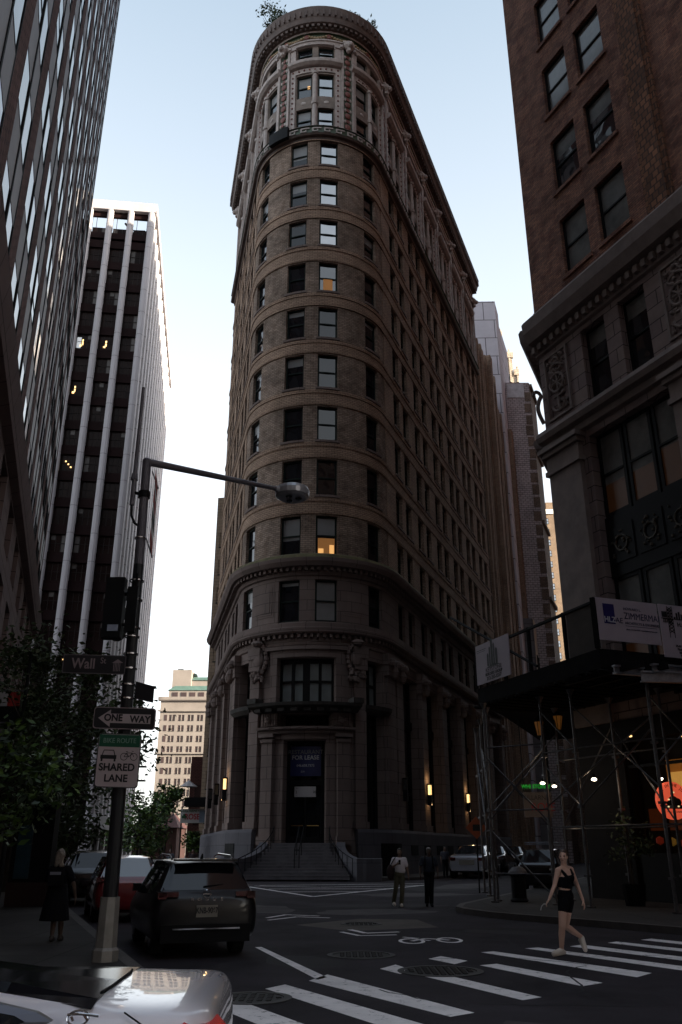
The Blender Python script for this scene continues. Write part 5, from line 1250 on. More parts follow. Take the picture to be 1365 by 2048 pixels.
# shrub in planter near shop
t=thing('shop_planter',(8.8,27.8,.15),'dark leafy potted shrub beside the orange shop window','plant')
m=MB(); m.lathe((8.8,27.8,.15),[(.28,0),(.36,.6),(.3,.6)],12); m.build('pot',BLACK,t); m=MB(); leaves(m,(8.8,27.8,2.0),.75,420,.08,seed=5,sc=(.8,.8,1.2),mats=3,clumps=16,tight=.25); m.build('foliage',LEAF,t)
m=MB(); m.tube((8.8,27.8,.6),(8.8,27.8,2.4),.04); m.build('stem',BARK,t)
# hydrant-like litter bin behind the shed legs
t=thing('litter_bin',(5.75,29.9,.15),'dark round litter bin with pale rounded lid, behind the scaffolding legs','litter bin')
m=MB(); m.lathe((5.75,29.9,.15),[(.26,0),(.3,.05),(.24,.12),(.24,.75),(.3,.8),(.3,.86)],16); m.build('bin_body',BLACK,t); m=MB(); m.lathe((5.75,29.9,1.0),[(.32,0),(.3,.06),(.18,.18),(0,.22)],16); m.build('lid',mat('grey_lid',(.12,.11,.12),.4),t)
# orange diamond road-works sign
t=thing('road_work_sign',(5.2,36,1.4),'small orange diamond road work sign at the kerb beyond the shed','sign'); m=MB(); m.obox((5.55,37,2.55),(.62,.03,.62),0,0,Matrix.Rotation(R(45),3,'Y')); m.build('panel',mat('road_work_orange',(.35,.07,.02),.5),t)
m=MB(); m.tube((5.55,37.05,.1),(5.55,37.05,2.5),.03); m.build('stand',BLACK,t); m=MB(); m.obox((5.55,36.98,2.55),(.3,.01,.25)); m.build('symbol',BT,t)
# pub signs
GRN=mat('green_neon',(.02,.5,.05),.5,var=0,emit=(.02,1,.08),es=.018)
t=thing('pub_sign',(7.6,34,3.2),'white pub sign with green neon lettering above, seen through the scaffolding','sign'); m=MB(); m.box(6.95,8.05,33.98,34.05,2.85,3.75); m.build('board',mat('dim_board',(.14,.12,.13),.6),t)
text('KILLARNEY','lettering',(7.5,33.97,3.55),(1,0,0),(0,0,1),.17,BT,t,xs=.9); text('ROSE','lettering',(7.68,33.97,3.2),(1,0,0),(0,0,1),.3,RL,t,xs=.9); text('WHI STONEY','lettering',(7.45,33.9,3.95),(1,0,0),(0,0,1),.14,GRN,t,xs=.9,bold=.006)
m=MB(); m.tube((7.0,34.02,3.7),(7.0,34.02,6.5),.02); m.tube((8.0,34.02,3.7),(8.0,34.02,6.5),.02); m.build('hanger',BLACK,t)
t=thing('pub_sign_board',(-15.6,95,4.4),'white pub sign with red letters and green shamrock beside the left street','sign'); m=MB(); m.box(-17.0,-14.2,95,95.15,4.35,5.75); m.build('board',WHITEP,t)
text('KILLARNEY','lettering',(-15.9,94.98,5.55),(1,0,0),(0,0,1),.28,mat('green_lettering',(.01,.08,.03),.6,var=0),t,xs=.9); text('ROSE','lettering',(-15.75,94.98,4.95),(1,0,0),(0,0,1),.55,RL,t,xs=.85,bold=.02); 
m=MB()
for a in (90,210,330): m.sphere((-16.6+.13*math.cos(R(a)),94.95,5.0+.13*math.sin(R(a))),.14,8,sc=(1,.2,1))
m.build('shamrock',mat('green_lettering'),t); m=MB(); m.box(-16.6,-14.0,94.5,97,6.0,6.9); m.build('awning',BLACK,t)
m=MB(); m.box(-15.0,-14.2,94.95,94.98,4.4,5.6); m.build('side_panel',mat('pale_blue_panel',(.16,.2,.26),.6),t); m=MB(); m.tube((-16.9,95.2,.1),(-16.9,95.2,6),.08); m.tube((-14.3,95.2,.1),(-14.3,95.2,6),.08); m.build('post',BLACK,t)
t=thing('street_umbrella',(-15.2,100,0),'small white pointed awning by the foot of the small brick building','awning'); m=MB(); m.lathe((-16.6,96.5,0),[(1.0,8.1),(.0,8.8)],8); m.tube((-16.6,96.5,6.9),(-16.6,96.5,8.6),.04); m.build('canopy',WHITEP,t)
# netting banner and kiosk at left
t=thing('hanging_banner',(-9.3,24.5,5.2),'long black and white banner with a red square, hung from a lamp post among leaves','banner')
m=MB(); x=-9.75; y=25
def bq(x0,x1,z0,z1,mi): m.hexa([(x0,y,z0),(x1,y,z0),(x1,y+.02,z0),(x0,y+.02,z0),(x0+.0,y,z1),(x1,y,z1),(x1,y+.02,z1),(x0,y+.02,z1)],mi)
bq(x-.3,x,5.6,6.0,1); bq(x,x+.35,5.6,6.0,2); bq(x-.3,x+.35,5.15,5.6,0); bq(x-.3,x+.15,3.9,5.15,3); bq(x-.3,x+.35,3.5,3.9,0); m.build('cloth',[BLACK,WHITEP,RED,mat('grey_cloth',(.1,.095,.11),.8,var=.5,scale=6)],t)
m=MB(); m.tube((x-.35,y,6.05),(x+.5,y,6.05),.02); m.build('rod',GYP,t)
t2=thing('banner_post',(x+.5,y,.15),'dark slim post behind the left tree carrying the hanging banner','post'); m=MB(); m.tube((x+.5,y,.15),(x+.5,y,7.2),.07,.05); m.build('pole',BLACK,t2)
t=thing('street_kiosk',(-9.6,27.5,.15),'dark advertising kiosk with dim blue poster on the left pavement','kiosk')
m=MB(); m.box(-9.95,-8.75,27.5,28.0,.15,3.0); ko=m.build('cabinet',BLACK,t); bevel(ko,.03); m=MB(); m.box(-9.8,-9.35,27.46,27.49,.9,2.4); m.build('poster',mat('dim_blue_poster',(.02,.05,.07),.3,var=.4,scale=2),t); m=MB(); m.box(-10.0,-8.7,27.4,28.1,3.0,3.05); m.build('top_cap',STEEL,t)
m=MB(); m.box(-9.95,-8.75,27.44,27.47,.15,.8); m.build('base_panel',mat('dark_red_panel',(.03,.012,.01),.6),t)

# ================================================================= trees
def tree(name,x,y,h,cz,r,n,size,label,seed,mats,zc=(1,1,1),group='street trees',trunk=.14,tight=.2,clumps=40,zmin=None,cx=None,extra=None):
    t=thing(name,(x,y,.15),label,'tree',group); rr=random.Random(seed); cx=x if cx is None else cx
    m=MB(); cl=leaves(m,(cx,y,cz),r,n,size,sc=zc,seed=seed,mats=3,tight=tight,clumps=clumps,shell=.2,zmin=zmin); m.build('crown',mats,t)
    b=MB(); b.tube((x,y,.1),(x+.1,y,cz-r*zc[2]*.35),trunk,trunk*.6,9); base=Vector((x+.1,y,cz-r*zc[2]*.4))
    for v,f in cl[:26]:
        e=Vector((cx+v.x*r*zc[0],y+v.y*r*zc[1],cz+v.z*r*zc[2])); mid=base.lerp(e,.5)+Vector((rr.uniform(-.3,.3),rr.uniform(-.3,.3),.25)); b.tube(base,mid,trunk*.35,trunk*.2,6); b.tube(mid,e,trunk*.2,trunk*.06,5)
    b.build('trunk',BARK,t); return t
tree('street_tree',-9.6,25.5,8,4.9,3.0,11000,.105,'large dark leafy tree behind the street signs, reaching to the ribbed tower',11,LEAF,zc=(1.15,.9,.98),clumps=64,tight=.13,cx=-9.4)
tree('young_tree',-7.0,17.5,5,3.1,1.4,1500,.105,'smaller fresh green tree in front of the dark tree, nearest the lamp pole',23,LEAFB,zc=(1.1,.9,.9),clumps=26,tight=.2,cx=-6.8,trunk=.07)
tree('street_tree',-13.5,37,8,4.8,3.0,6000,.15,'dark tree farther down the left pavement, half hidden by the nearer one',31,LEAF,clumps=40,cx=-12.3,zc=(1,.9,1.1))
for i,(x,y,cz,r,l) in enumerate(((-16.2,72,3.5,2.3,'rounded green street tree in the gap left of the rounded building'),(-19.5,88,3.8,2.5,'farther green street tree just right of the ribbed tower base'),(-17.9,92,6.6,1.5,'small tree partly hiding the small brick building'),(-15.2,96.5,2.4,1.2,'low bush-like tree under the pub sign'))):
    tree('far_street_tree',x,y,6,cz,r,1600,.22,l,41+i,LEAFB,clumps=24,tight=.22)
# ================================================================= cars
PAINTS={}
def carpaint(name,col,rough=.28,metal=.3): return mat(name,col,rough,metal=metal,var=0,coat=1,spec=.5)
CG=glassm('car_glass',(.008,.009,.012),1.55,wav=0); CG2=glassm('bright_car_glass',(.03,.035,.04),2.2,wav=0)
TYRE=mat('tyre_rubber',(.012,.012,.012),.9,var=.1); RIMS=mat('alloy_rim',(.25,.25,.27),.3,metal=.8,var=0); REDL=mat('tail_lamp_red',(.07,.003,.004),.25,var=0,coat=1); REDG=mat('tail_lamp_lit',(.5,.01,.01),.2,var=0,emit=(1,.05,.03),es=.01); DKPL=mat('dark_plastic',(.008,.008,.009),.7,var=.1,spec=.15)
PLT=mat('number_plate',(.22,.2,.17),.5,var=.1)
def loft(st,N=None):
    """st: stations (x, zb, zbelt, ztop, w, wbelt, wtop, flag). returns rings of points (right half mirrored) """
    rings=[]
    for (x,zb,zm,zt,w,wb,wt,fl) in st:
        cab=zt-zm>.12
        half=[(0,zb),(w*.8,zb),(w*.96,zb+.1),(w,zb+(zm-zb)*.45),(w*.99,zb+(zm-zb)*.78),(wb,zm)]
        half+=[(wt,zt-.05),(wt*.82,zt-.012),(0,zt)] if cab else [(wb*.93,zm+(zt-zm)*.5),(wb*.75,zm+(zt-zm)*.9),(0,zt)]
        rings.append([(x,-y,z) for y,z in half]+[(x,y,z) for y,z in half[-2:0:-1]])
    return rings
def car(name,label,loc,heading,st,paint,scale=1,group='cars in the street',wheels=(.8,3.5),wr=.34,cat='car',glass=None,subd=2,wy=.78):
    """local frame: +x forward from the rear bumper, heading = angle of +x from world +X"""
    t=thing(name,(loc[0],loc[1],0),label,cat,group); glass=glass or CG
    M=Matrix.Translation(Vector((loc[0],loc[1],0)))@Matrix.Rotation(heading,4,'Z')@Matrix.Scale(scale,4)
    rings=loft(st); n=len(rings[0]); body=MB(); gl=MB()
    for a,b,sa,sb in zip(rings,rings[1:],st,st[1:]):
        for k in range(n):
            j=(k+1)%n; q=[a[k],b[k],b[j],a[j]]; isg=False
            fl=sa[7]
            if fl=='cab' and k in (5,10): isg=True
            if fl in('wind',) and k in (6,7,8,9,): isg=True
            if fl=='wind' and k in (6,7,8,9): isg=True
            (gl if isg else body).face([M@Vector(p) for p in q])
    body.face([M@Vector(p) for p in rings[0]]); body.face([M@Vector(p) for p in rings[-1][::-1]])
    bo=body.build('body',paint,t,smooth=True,weld=True); 
    if subd: s_=bo.modifiers.new('s','SUBSURF'); s_.levels=subd; s_.render_levels=subd
    g=MB()
    for f in split(gl): g.face(f)
    go=g.build('windows',glass,t,smooth=False,weld=True)
    for x in wheels:
        for e in (-1,1):
            w_=MB(); c=M@Vector((x,e*wy,wr)); ax=(M.to_3x3()@Vector((0,e,0))).normalized()
            w_.tube(c-ax*.12*scale,c+ax*.1*scale,wr*scale,wr*scale,20); w_.tube(c+ax*.1*scale,c+ax*.115*scale,wr*.96*scale,wr*.9*scale,20); wo_=w_.build('wheel',TYRE,t)
            r_=MB(); r_.tube(c+ax*.1*scale,c+ax*.125*scale,wr*.66*scale,wr*.6*scale,16); 
            r_.build('rim',RIMS,wo_)
    return t,M
def cbox(M,c,s,m=0,mb=None): b=mb or MB(); hx,hy,hz=[k/2 for k in s]; b.hexa([M@Vector((c[0]+a*hx,c[1]+b_*hy,c[2]+d*hz)) for a,b_,d in ((-1,-1,-1),(1,-1,-1),(1,1,-1),(-1,1,-1),(-1,-1,1),(1,-1,1),(1,1,1),(-1,1,1))],m); return b
# ---- dark SUV in the foreground (seen from behind)
sub=[(0,.42,.85,.9,.72,.7,.6,''),(.06,.32,1.0,1.06,.86,.8,.7,''),(.18,.26,1.12,1.15,.92,.84,.72,'wind'),(.5,.22,1.1,1.62,.93,.86,.6,''),(.62,.22,1.08,1.66,.93,.87,.62,'cab'),(1.3,.22,1.05,1.7,.93,.88,.64,'cab'),(2.2,.22,1.03,1.7,.93,.88,.64,'cab'),(2.95,.22,1.02,1.6,.93,.88,.62,'wind'),(3.5,.24,1.0,1.06,.93,.85,.6,''),(4.3,.28,.92,.96,.88,.78,.6,''),(4.62,.4,.75,.78,.7,.62,.5,'')]
hd=R(90+19); SUVL=(-2.3,16.0)
GRY=mat('charcoal_paint',(.006,.0055,.007),.32,metal=.1,var=0,coat=.25,spec=.4)
t,M=car('dark_suv','dark grey SUV seen from behind, parked by the left kerb beyond the lamp pole',SUVL,hd,[(a,b,c,d,e*1.1,f*1.1,g*1.1,h) for a,b,c,d,e,f,g,h in sub],GRY,.92,group=None,cat='suv',wheels=(.95,3.65),wr=.36)
m=MB(); 
for e in (-1,1):
    m=MB(); cbox(M,(.1,e*.72,1.08),(.16,.36,.09),0,m); cbox(M,(.17,e*.84,1.06),(.3,.16,.12),0,m); o=m.build('tail_light',REDL,t); bevel(o,.03)
m=cbox(M,(.06,0,.42),(.14,1.66,.3)); o=m.build('rear_bumper',DKPL,t); bevel(o,.05,3)
m=cbox(M,(-.04,0,.5),(.02,1.25,.025)); m.build('chrome_strip',CHROME,t)
m=cbox(M,(.0,0,.79),(.03,.4,.2)); po=m.build('number_plate',PLT,t)
rr=M.to_3x3()@Vector((0,-1,0)); 
text('KNB-9067','lettering',M@Vector((-.02,0,.8)),rr,(0,0,1),.09,BT,po,xs=.66,bold=.003)
for k,ch in enumerate('ROGUE'): text(ch,'lettering',M@Vector((.035,.28-.14*k,.99)),rr,(0,0,1),.045,CHROME,t,xs=1.4,bold=.003)
m=MB(); c=M@Vector((.05,0,1.08)); rx=rr.normalized()
for k in range(16): a,b=2*math.pi*k/16,2*math.pi*(k+1)/16; m.tube(c+rx*.065*math.cos(a)+Vector((0,0,.065*math.sin(a))),c+rx*.065*math.cos(b)+Vector((0,0,.065*math.sin(b))),.009,.009,5)
cbox(M,(.05,0,1.08),(.01,.17,.02),0,m); m.build('badge',CHROME,t)
m=MB(); cbox(M,(.42,0,1.665),(.28,1.2,.035),0,m); o=m.build('roof_spoiler',GRY,t); bevel(o,.015)
for e in (-1,1):
    m=MB(); pts=[M@Vector((x,e*.6,z)) for x,z in ((.75,1.68),(.95,1.74),(2.2,1.77),(2.6,1.7))]; m.path(pts,.02); m.build('roof_rail',CHROME,t)
m=MB(); m.hexa([M@Vector(p) for p in ((.75,-.02,1.68),(.95,-.02,1.68),(.95,.02,1.68),(.75,.02,1.68),(.74,-.008,1.78),(.8,-.008,1.78),(.8,.008,1.78),(.74,.008,1.78))]); m.build('antenna_fin',DKPL,t)
m=MB(); m.tube(M@Vector((.2,.05,1.2)),M@Vector((.27,-.45,1.24)),.015); m.build('wiper',DKPL,t)
for e in (-1,1): m=cbox(M,(2.75,e*1.0,1.12),(.16,.16,.14)); o=m.build('wing_mirror',DKPL,t); bevel(o,.03)
# red SUV ahead of it, and a dark pickup beyond
REDP=carpaint('red_paint',(.16,.008,.012),.25,.2); BLP=carpaint('black_paint',(.008,.008,.01),.2,.2)
t,M=car('red_suv','red SUV with pale roof reflection parked ahead of the dark one',(-5.35,23.4),R(90+19),sub,REDP,.93,cat='suv',wr=.36,wheels=(.95,3.65),group=None,glass=CG2)
for e in (-1,1): m=cbox(M,(.12,e*.74,1.08),(.2,.32,.12)); m.build('tail_light',REDL,t)
t,M=car('black_car','black car with glinting roof edge, parked beyond the red one under the tree',(-8.1,30.2),R(90+19),sub,BLP,1.0,cat='car',wr=.36,wheels=(.95,3.65),group=None)
t,M=car('distant_car','small dark parked car farthest down the left street',(-13.5,48),R(90+19),sub,BLP,.95,cat='car',wheels=(.95,3.65),wr=.36,group=None)
# ---- sedans on the right street
sed=[(0,.4,.8,.86,.7,.66,.5,''),(.05,.3,.92,.98,.84,.78,.66,''),(.5,.24,.98,1.04,.9,.82,.7,''),(.85,.22,.98,1.05,.9,.82,.66,'wind'),(1.45,.22,.97,1.4,.9,.83,.56,'cab'),(2.2,.22,.95,1.46,.9,.84,.58,'cab'),(2.8,.22,.94,1.4,.9,.84,.56,'wind'),(3.45,.24,.94,1.0,.9,.8,.6,''),(4.3,.27,.84,.88,.87,.72,.5,''),(4.75,.4,.68,.7,.7,.6,.4,'')]
SLV=carpaint('silver_paint',(.42,.42,.46),.3,.4); h2=R(90-19)
t,M=car('silver_sedan','silver sedan parked by the right kerb behind the two walking men',(8.05,58.6),h2,sed,SLV,1.42,group='cars parked along the right street',glass=CG2)
for e in (-1,1): m=cbox(M,(.07,e*.66,.82),(.14,.3,.13)); m.build('tail_light',REDL,t)
m=cbox(M,(-.0,0,.68),(.04,.7,.2)); m.build('number_plate',PLT,t); m=cbox(M,(.0,0,.4),(.1,1.4,.14)); m.build('rear_bumper',SLV,t)
t,M=car('dark_sedan','dark sedan parked directly ahead of the silver sedan',(10.6,66),h2,sed,BLP,1.42,group='cars parked along the right street',glass=CG2)
for e in (-1,1): m=cbox(M,(.07,e*.66,.82),(.14,.3,.13)); m.build('tail_light',REDL,t)
t,M=car('dark_sedan','dark car with shining bonnet, third in the row beyond the silver sedan',(13.4,73.5),h2,sed,BLP,1.42,group='cars parked along the right street',glass=CG2)
t,M=car('dark_van','dark van with roof bars seen between the scaffolding legs',(8.6,40),R(90-22),sub,BLP,1.05,cat='van',wr=.36,wheels=(.95,3.65),group=None)
m=MB()
for z in (1.85,1.92): m.path([M@Vector((.6,-.6,z)),M@Vector((.6,.6,z)),M@Vector((2.6,.6,z)),M@Vector((2.6,-.6,z)),M@Vector((.6,-.6,z))],.02)
m.build('roof_bars',STEEL,t)
# ---- white sedan, rear quarter, bottom left
wh=[(0.0,.5,.8,.9,.7,.66,.5,''),(.03,.34,.95,1.04,.86,.78,.6,''),(.1,.28,1.0,1.085,.9,.81,.64,''),(.3,.25,1.01,1.075,.925,.83,.68,''),(.62,.22,1.02,1.085,.93,.84,.5,'wind'),(1.15,.2,1.0,1.13,.93,.84,.4,'wind'),(1.75,.2,1.0,1.2,.93,.84,.42,'x'),(2.0,.2,1.0,1.25,.93,.845,.46,'cab'),(2.5,.2,1.0,1.47,.93,.85,.6,'cab'),(3.1,.2,.98,1.42,.93,.85,.58,'wind'),(3.95,.22,.96,1.02,.93,.82,.6,''),(4.7,.26,.86,.9,.9,.74,.5,''),(5.05,.4,.7,.72,.74,.6,.4,'')]
WP=carpaint('white_paint',(.74,.7,.74),.25,0)
t,M=car('white_sedan','white sedan with a red tail light, cut off at the bottom left corner',(-.62,5.32),R(180+3),wh,WP,.955,glass=mat('dark_rear_glass',(.006,.006,.008),.12,var=0,spec=.2,ior=1.3),group=None,wheels=(1.15,4.05),wr=.36,wy=.84)
sd_=1  # near side is +y in car frame when heading points left
def CP(x,y,z): return M@Vector((x,y,z))
# quarter window with broad chrome surround on the near side
m=MB(); outer=[(.78,1.02),(.86,1.055),(1.1,1.1),(1.6,1.2),(2.2,1.32),(2.2,.93),(1.1,.92),(.95,.945)]; inner=[(.9,1.02),(.96,1.045),(1.16,1.075),(1.62,1.165),(2.2,1.28),(2.2,.99),(1.25,.965),(1.06,.975)]
def yy(z): return .885-.27*(z-1.0)/.42 if z>1.0 else .885+(1.0-z)*.45
n=len(outer)
for k in range(n):
    j=(k+1)%n; a,b,c,d=outer[k],outer[j],inner[j],inner[k]
    m.face([CP(a[0],yy(a[1])+.012,a[1]),CP(b[0],yy(b[1])+.012,b[1]),CP(c[0],yy(c[1])+.022,c[1]),CP(d[0],yy(d[1])+.022,d[1])])
    m.face([CP(a[0],yy(a[1])-.03,a[1]),CP(b[0],yy(b[1])-.03,b[1]),CP(b[0],yy(b[1])+.012,b[1]),CP(a[0],yy(a[1])+.012,a[1])])
m.build('window_surround',mat('satin_chrome',(.14,.135,.15),.3,metal=.8,var=0),t)
m=MB(); m.face([CP(a[0],yy(a[1])+.016,a[1]) for a in inner]); m.build('quarter_window',CG,t)
m=MB()
for k in range(16):
    a,b=2*math.pi*k/16,2*math.pi*(k+1)/16; x0,z0=.66,1.03
    f=lambda a:CP(x0+.05*math.cos(a),yy(z0+.03*math.sin(a))-.0,z0+.03*math.sin(a)); m.tube(f(a),f(b),.005,.005,6)
m.path([CP(.71,.875,1.045),CP(.66,.88,1.05),CP(.6,.88,1.045),CP(.56,.88,1.04)],.006); m.path([CP(.69,.88,1.04),CP(.68,.88,1.02)],.006); m.path([CP(.63,.88,1.045),CP(.61,.88,1.02)],.006); m.build('badge',CHROME,t)
m=MB(); m.hexa([CP(*p) for p in ((.02,.5,.86),(.2,.8,.86),(.26,.955,.86),(-.04,.76,.86),(.02,.5,.985),(.16,.8,1.0),(.18,.94,.99),(-.04,.76,.985))]); o=m.build('tail_light',REDG,t); bevel(o,.02,3)
m=MB(); m.path([CP(.2,.905,.9),CP(.33,.885,.99),CP(.45,.82,1.045)],.004,6); m.build('boot_shut_line',DKPL,t)
m=MB(); m.path([CP(.64,.46,1.082),CP(.62,.3,1.088),CP(.62,-.3,1.088),CP(.64,-.46,1.082)],.008,6); m.build('glass_seal',DKPL,t)

# ================================================================= people
def remesh(o,vox,sm=4):
    a=o.modifiers.new('r','REMESH'); a.mode='VOXEL'; a.voxel_size=vox; a.use_smooth_shade=True
    b=o.modifiers.new('s','SMOOTH'); b.factor=.5; b.iterations=sm
    bpy.context.view_layer.update(); dg=bpy.context.evaluated_depsgraph_get(); me=bpy.data.meshes.new_from_object(o.evaluated_get(dg)); old=o.data; o.modifiers.clear(); o.data=me; me.name=o.name
    me.polygons.foreach_set('use_smooth',[True]*len(me.polygons))
def cap(m,a,b,ra,rb,n=12):
    a=Vector(a);b=Vector(b); m.tube(a,b,ra,rb,n); m.sphere(a,ra,n); m.sphere(b,rb,n)
def ell(m,c,r,rot=None): m.sphere(c,1,14,sc=r,rot=rot)
def hand(m,w,d,side,palm_n,curl=.5,k=1.0):
    """w wrist point, d direction of the hand, side: direction towards the thumb, palm_n: palm normal"""
    d=Vector(d).normalized(); s=Vector(side); s=(s-d*s.dot(d)).normalized(); n=Vector(palm_n); n=(n-d*n.dot(d)-s*n.dot(s)).normalized(); w=Vector(w)
    for q in (-.022,-.007,.008,.023): cap(m,w+s*q*.7*k,w+d*.085*k+s*q*k,.014*k,.0125*k,8)
    for q,L in ((.027,.062),(.009,.072),(-.009,.067),(-.026,.05)):
        a=w+d*.085*k+s*q*k; b=a+(d*math.cos(curl*.5)+n*math.sin(curl*.5))*L*.45*k; c=b+(d*math.cos(curl*1.3)+n*math.sin(curl*1.3))*L*.32*k; e=c+(d*math.cos(curl*2)+n*math.sin(curl*2))*L*.25*k
        cap(m,a,b,.0095*k,.009*k,7); cap(m,b,c,.009*k,.0085*k,7); cap(m,c,e,.0085*k,.0075*k,7)
    a=w+d*.025*k+s*.026*k; b=a+(d*.6+s*.75+n*.2)*.04*k; c=b+(d*.9+s*.3+n*.35)*.035*k; cap(m,a,b,.013*k,.011*k,8); cap(m,b,c,.011*k,.009*k,8)
def person(spec):
    """joints in metres relative to loc; x to the right, y away from the camera, z up"""
    L=Vector((*spec['loc'],0)); J={k:L+Vector(v) for k,v in spec['j'].items()}; f=spec.get('f',1.0); t=thing('person',(L.x,L.y,spec.get('z0',0)),spec['label'],'person'); skin=spec['skin']; fem=spec.get('fem',False)
    b=MB(); look=Vector(spec.get('look',(-.3,-1,0))).normalized(); side=Vector((look.y,-look.x,0)); up=Vector((0,0,1)); rot=Matrix((side,look,up)).transposed()
    H=J['head']
    ell(b,H+look*.0,(.073,.09,.108),rot); ell(b,H+look*.03-up*.055,(.058,.065,.065),rot); ell(b,H+look*.062-up*.092,(.028,.025,.022),rot)   # skull, jaw, chin
    b.sphere(H+look*.098-up*.022,.014,8,sc=(1,1,1.6)); b.sphere(H+look*.102-up*.033,.013,8); b.sphere(H+look*.085-up*.062,.017,8,sc=(1.5,.7,.5),rot=rot)
    for e in (-1,1): b.sphere(H+side*e*.074-up*.008,.022,8,sc=(.45,.8,1.25),rot=rot); b.sphere(H+look*.078+side*e*.035-up*.028,.022,8); b.sphere(H+look*.082+side*e*.03+up*.018,.014,8,sc=(1.6,.8,.5),rot=rot)
    cap(b,J['neck'],H-up*.05-look*.01,.052*f,.05*f)
    S0,S1,P=J['shL'],J['shR'],J['pel']; ch=(S0+S1)/2-up*.12; wa=J['waist']; tx=(S1-S0).normalized(); ty=Vector((-tx.y,tx.x,0)).normalized(); trot=Matrix((tx,ty,up)).transposed()
    wsh=(S1-S0).length/2
    ell(b,ch,(wsh*.92,.105*f,.17),trot); ell(b,(ch+wa)/2,(wsh*.78,.1*f,.17),trot); ell(b,wa,(wsh*(.72 if fem else .82),.09*f,.13),trot); ell(b,P+up*.04,(wsh*(.95 if fem else .88),.105*f,.12),trot)
    cap(b,J['neck']-up*.03,S0,.05,.05*f); cap(b,J['neck']-up*.03,S1,.05,.05*f)
    if fem:
        for e in (-1,1): b.sphere(ch+tx*e*.07-ty*.075+up*.0,.062,10)
    ar=(.046*f,.036*f,.024*f)
    for s_ in 'LR': cap(b,J['sh'+s_],J['el'+s_],ar[0],ar[1]); cap(b,J['el'+s_],J['wr'+s_],ar[1],ar[2]); 
    for s_ in 'LR':
        hip=J['hip'+s_]; cap(b,hip,J['kn'+s_],.088*f,.055*f); cap(b,J['kn'+s_],J['kn'+s_].lerp(J['an'+s_],.35)+Vector((0,.012,0)),.052*f,.054*f); cap(b,J['kn'+s_].lerp(J['an'+s_],.35)+Vector((0,.012,0)),J['an'+s_],.054*f,.034*f)
        cap(b,J['an'+s_],J['to'+s_],.036,.03)
    for s_ in 'LR':
        hd_=spec['hand'+s_]; hand(b,J['wr'+s_],hd_[0],hd_[1],hd_[2],hd_[3],1.0)
    o=b.build('body',skin,t); remesh(o,spec.get('vox',.009),2)
    # eyes, lips
    e_=MB()
    for e in (-1,1): e_.sphere(H+look*.0885+side*e*.032+up*.004,.0105,8,0,sc=(1.3,.6,.7),rot=rot); e_.sphere(H+look*.087+side*e*.033+up*.024,.014,8,1,sc=(1.5,.5,.28),rot=rot)
    e_.sphere(H+look*.096-up*.06,.017,8,2,sc=(1.3,.5,.35),rot=rot); e_.build('face_details',[mat('eye_dark',(.02,.015,.012),.2,var=0),spec['hair'],mat('lips',(.2,.07,.06),.5,var=0)],t)
    hr=MB(); 
    ell(hr,H+up*.02-look*.018,(.081,.093,.103),rot)
    for k in range(60):
        a=random.uniform(0,2*math.pi); z=random.uniform(.1,1); v=side*math.cos(a)*math.sqrt(1-z*z)*.078+look*(math.sin(a)*math.sqrt(1-z*z)*.088-.016)+up*(z*.105+.02); 
        if v.dot(look)>.05 and z<.5: continue
        hr.sphere(H+v,.014,6)
    if spec.get('hairlong'): 
        for k in range(6): cap(hr,H-look*.07+side*random.uniform(-.06,.06),H-look*.085+side*random.uniform(-.07,.07)-up*.17,.035,.03,8)
    if spec.get('tail'): cap(hr,H-look*.095,H-look*.12-up*.13,.035,.018,8)
    # cut hair away from the face by keeping it above and behind
    o=hr.build('hair',spec['hair'],t); remesh(o,.009,2); me=o.data; bm=bmesh.new(); bm.from_mesh(me); off=Vector((L.x,L.y,spec.get('z0',0)))
    dl=[v for v in bm.verts if (v.co+off-H).dot(look)>.045 and (v.co+off-H).z<.058]; bmesh.ops.delete(bm,geom=dl,context='VERTS'); bm.to_mesh(me); bm.free()
    return t,J,(tx,ty,up,trot,wsh,ch,H,look,side,rot)
def shell(name,m,mt,t,vox=.012,sm=3): o=m.build(name,mt,t); remesh(o,vox,sm); return o
def shoe(t,an,to,mt,name='shoe'):
    an=Vector(an);to=Vector(to); m=MB(); d=(to-an); cap(m,an+Vector((0,0,-.01)),to,.048,.042,10); he=an-Vector((d.x,d.y,0)).normalized()*.05+Vector((0,0,-.045)) if d.length>0 else an; cap(m,he,to+Vector((0,0,-.012)),.04,.04,10); shell(name,m,mt,t,.011,2)
SK=mat('fair_skin',(.62,.38,.29),.5,var=.08); SKT=mat('tan_skin',(.17,.095,.065),.5,var=.08); SKD=mat('brown_skin',(.08,.045,.032),.5,var=.08)
HB=mat('auburn_hair',(.075,.038,.022),.5,var=.3,scale=20); HK=mat('black_hair',(.01,.009,.009),.4,var=.2); HG=mat('grey_blond_hair',(.16,.125,.1),.5,var=.3,scale=20)
BKC=mat('black_cloth',(.007,.007,.009),.9,var=.2,spec=.1); SHW=mat('cream_trainer',(.65,.57,.5),.7,var=.1)
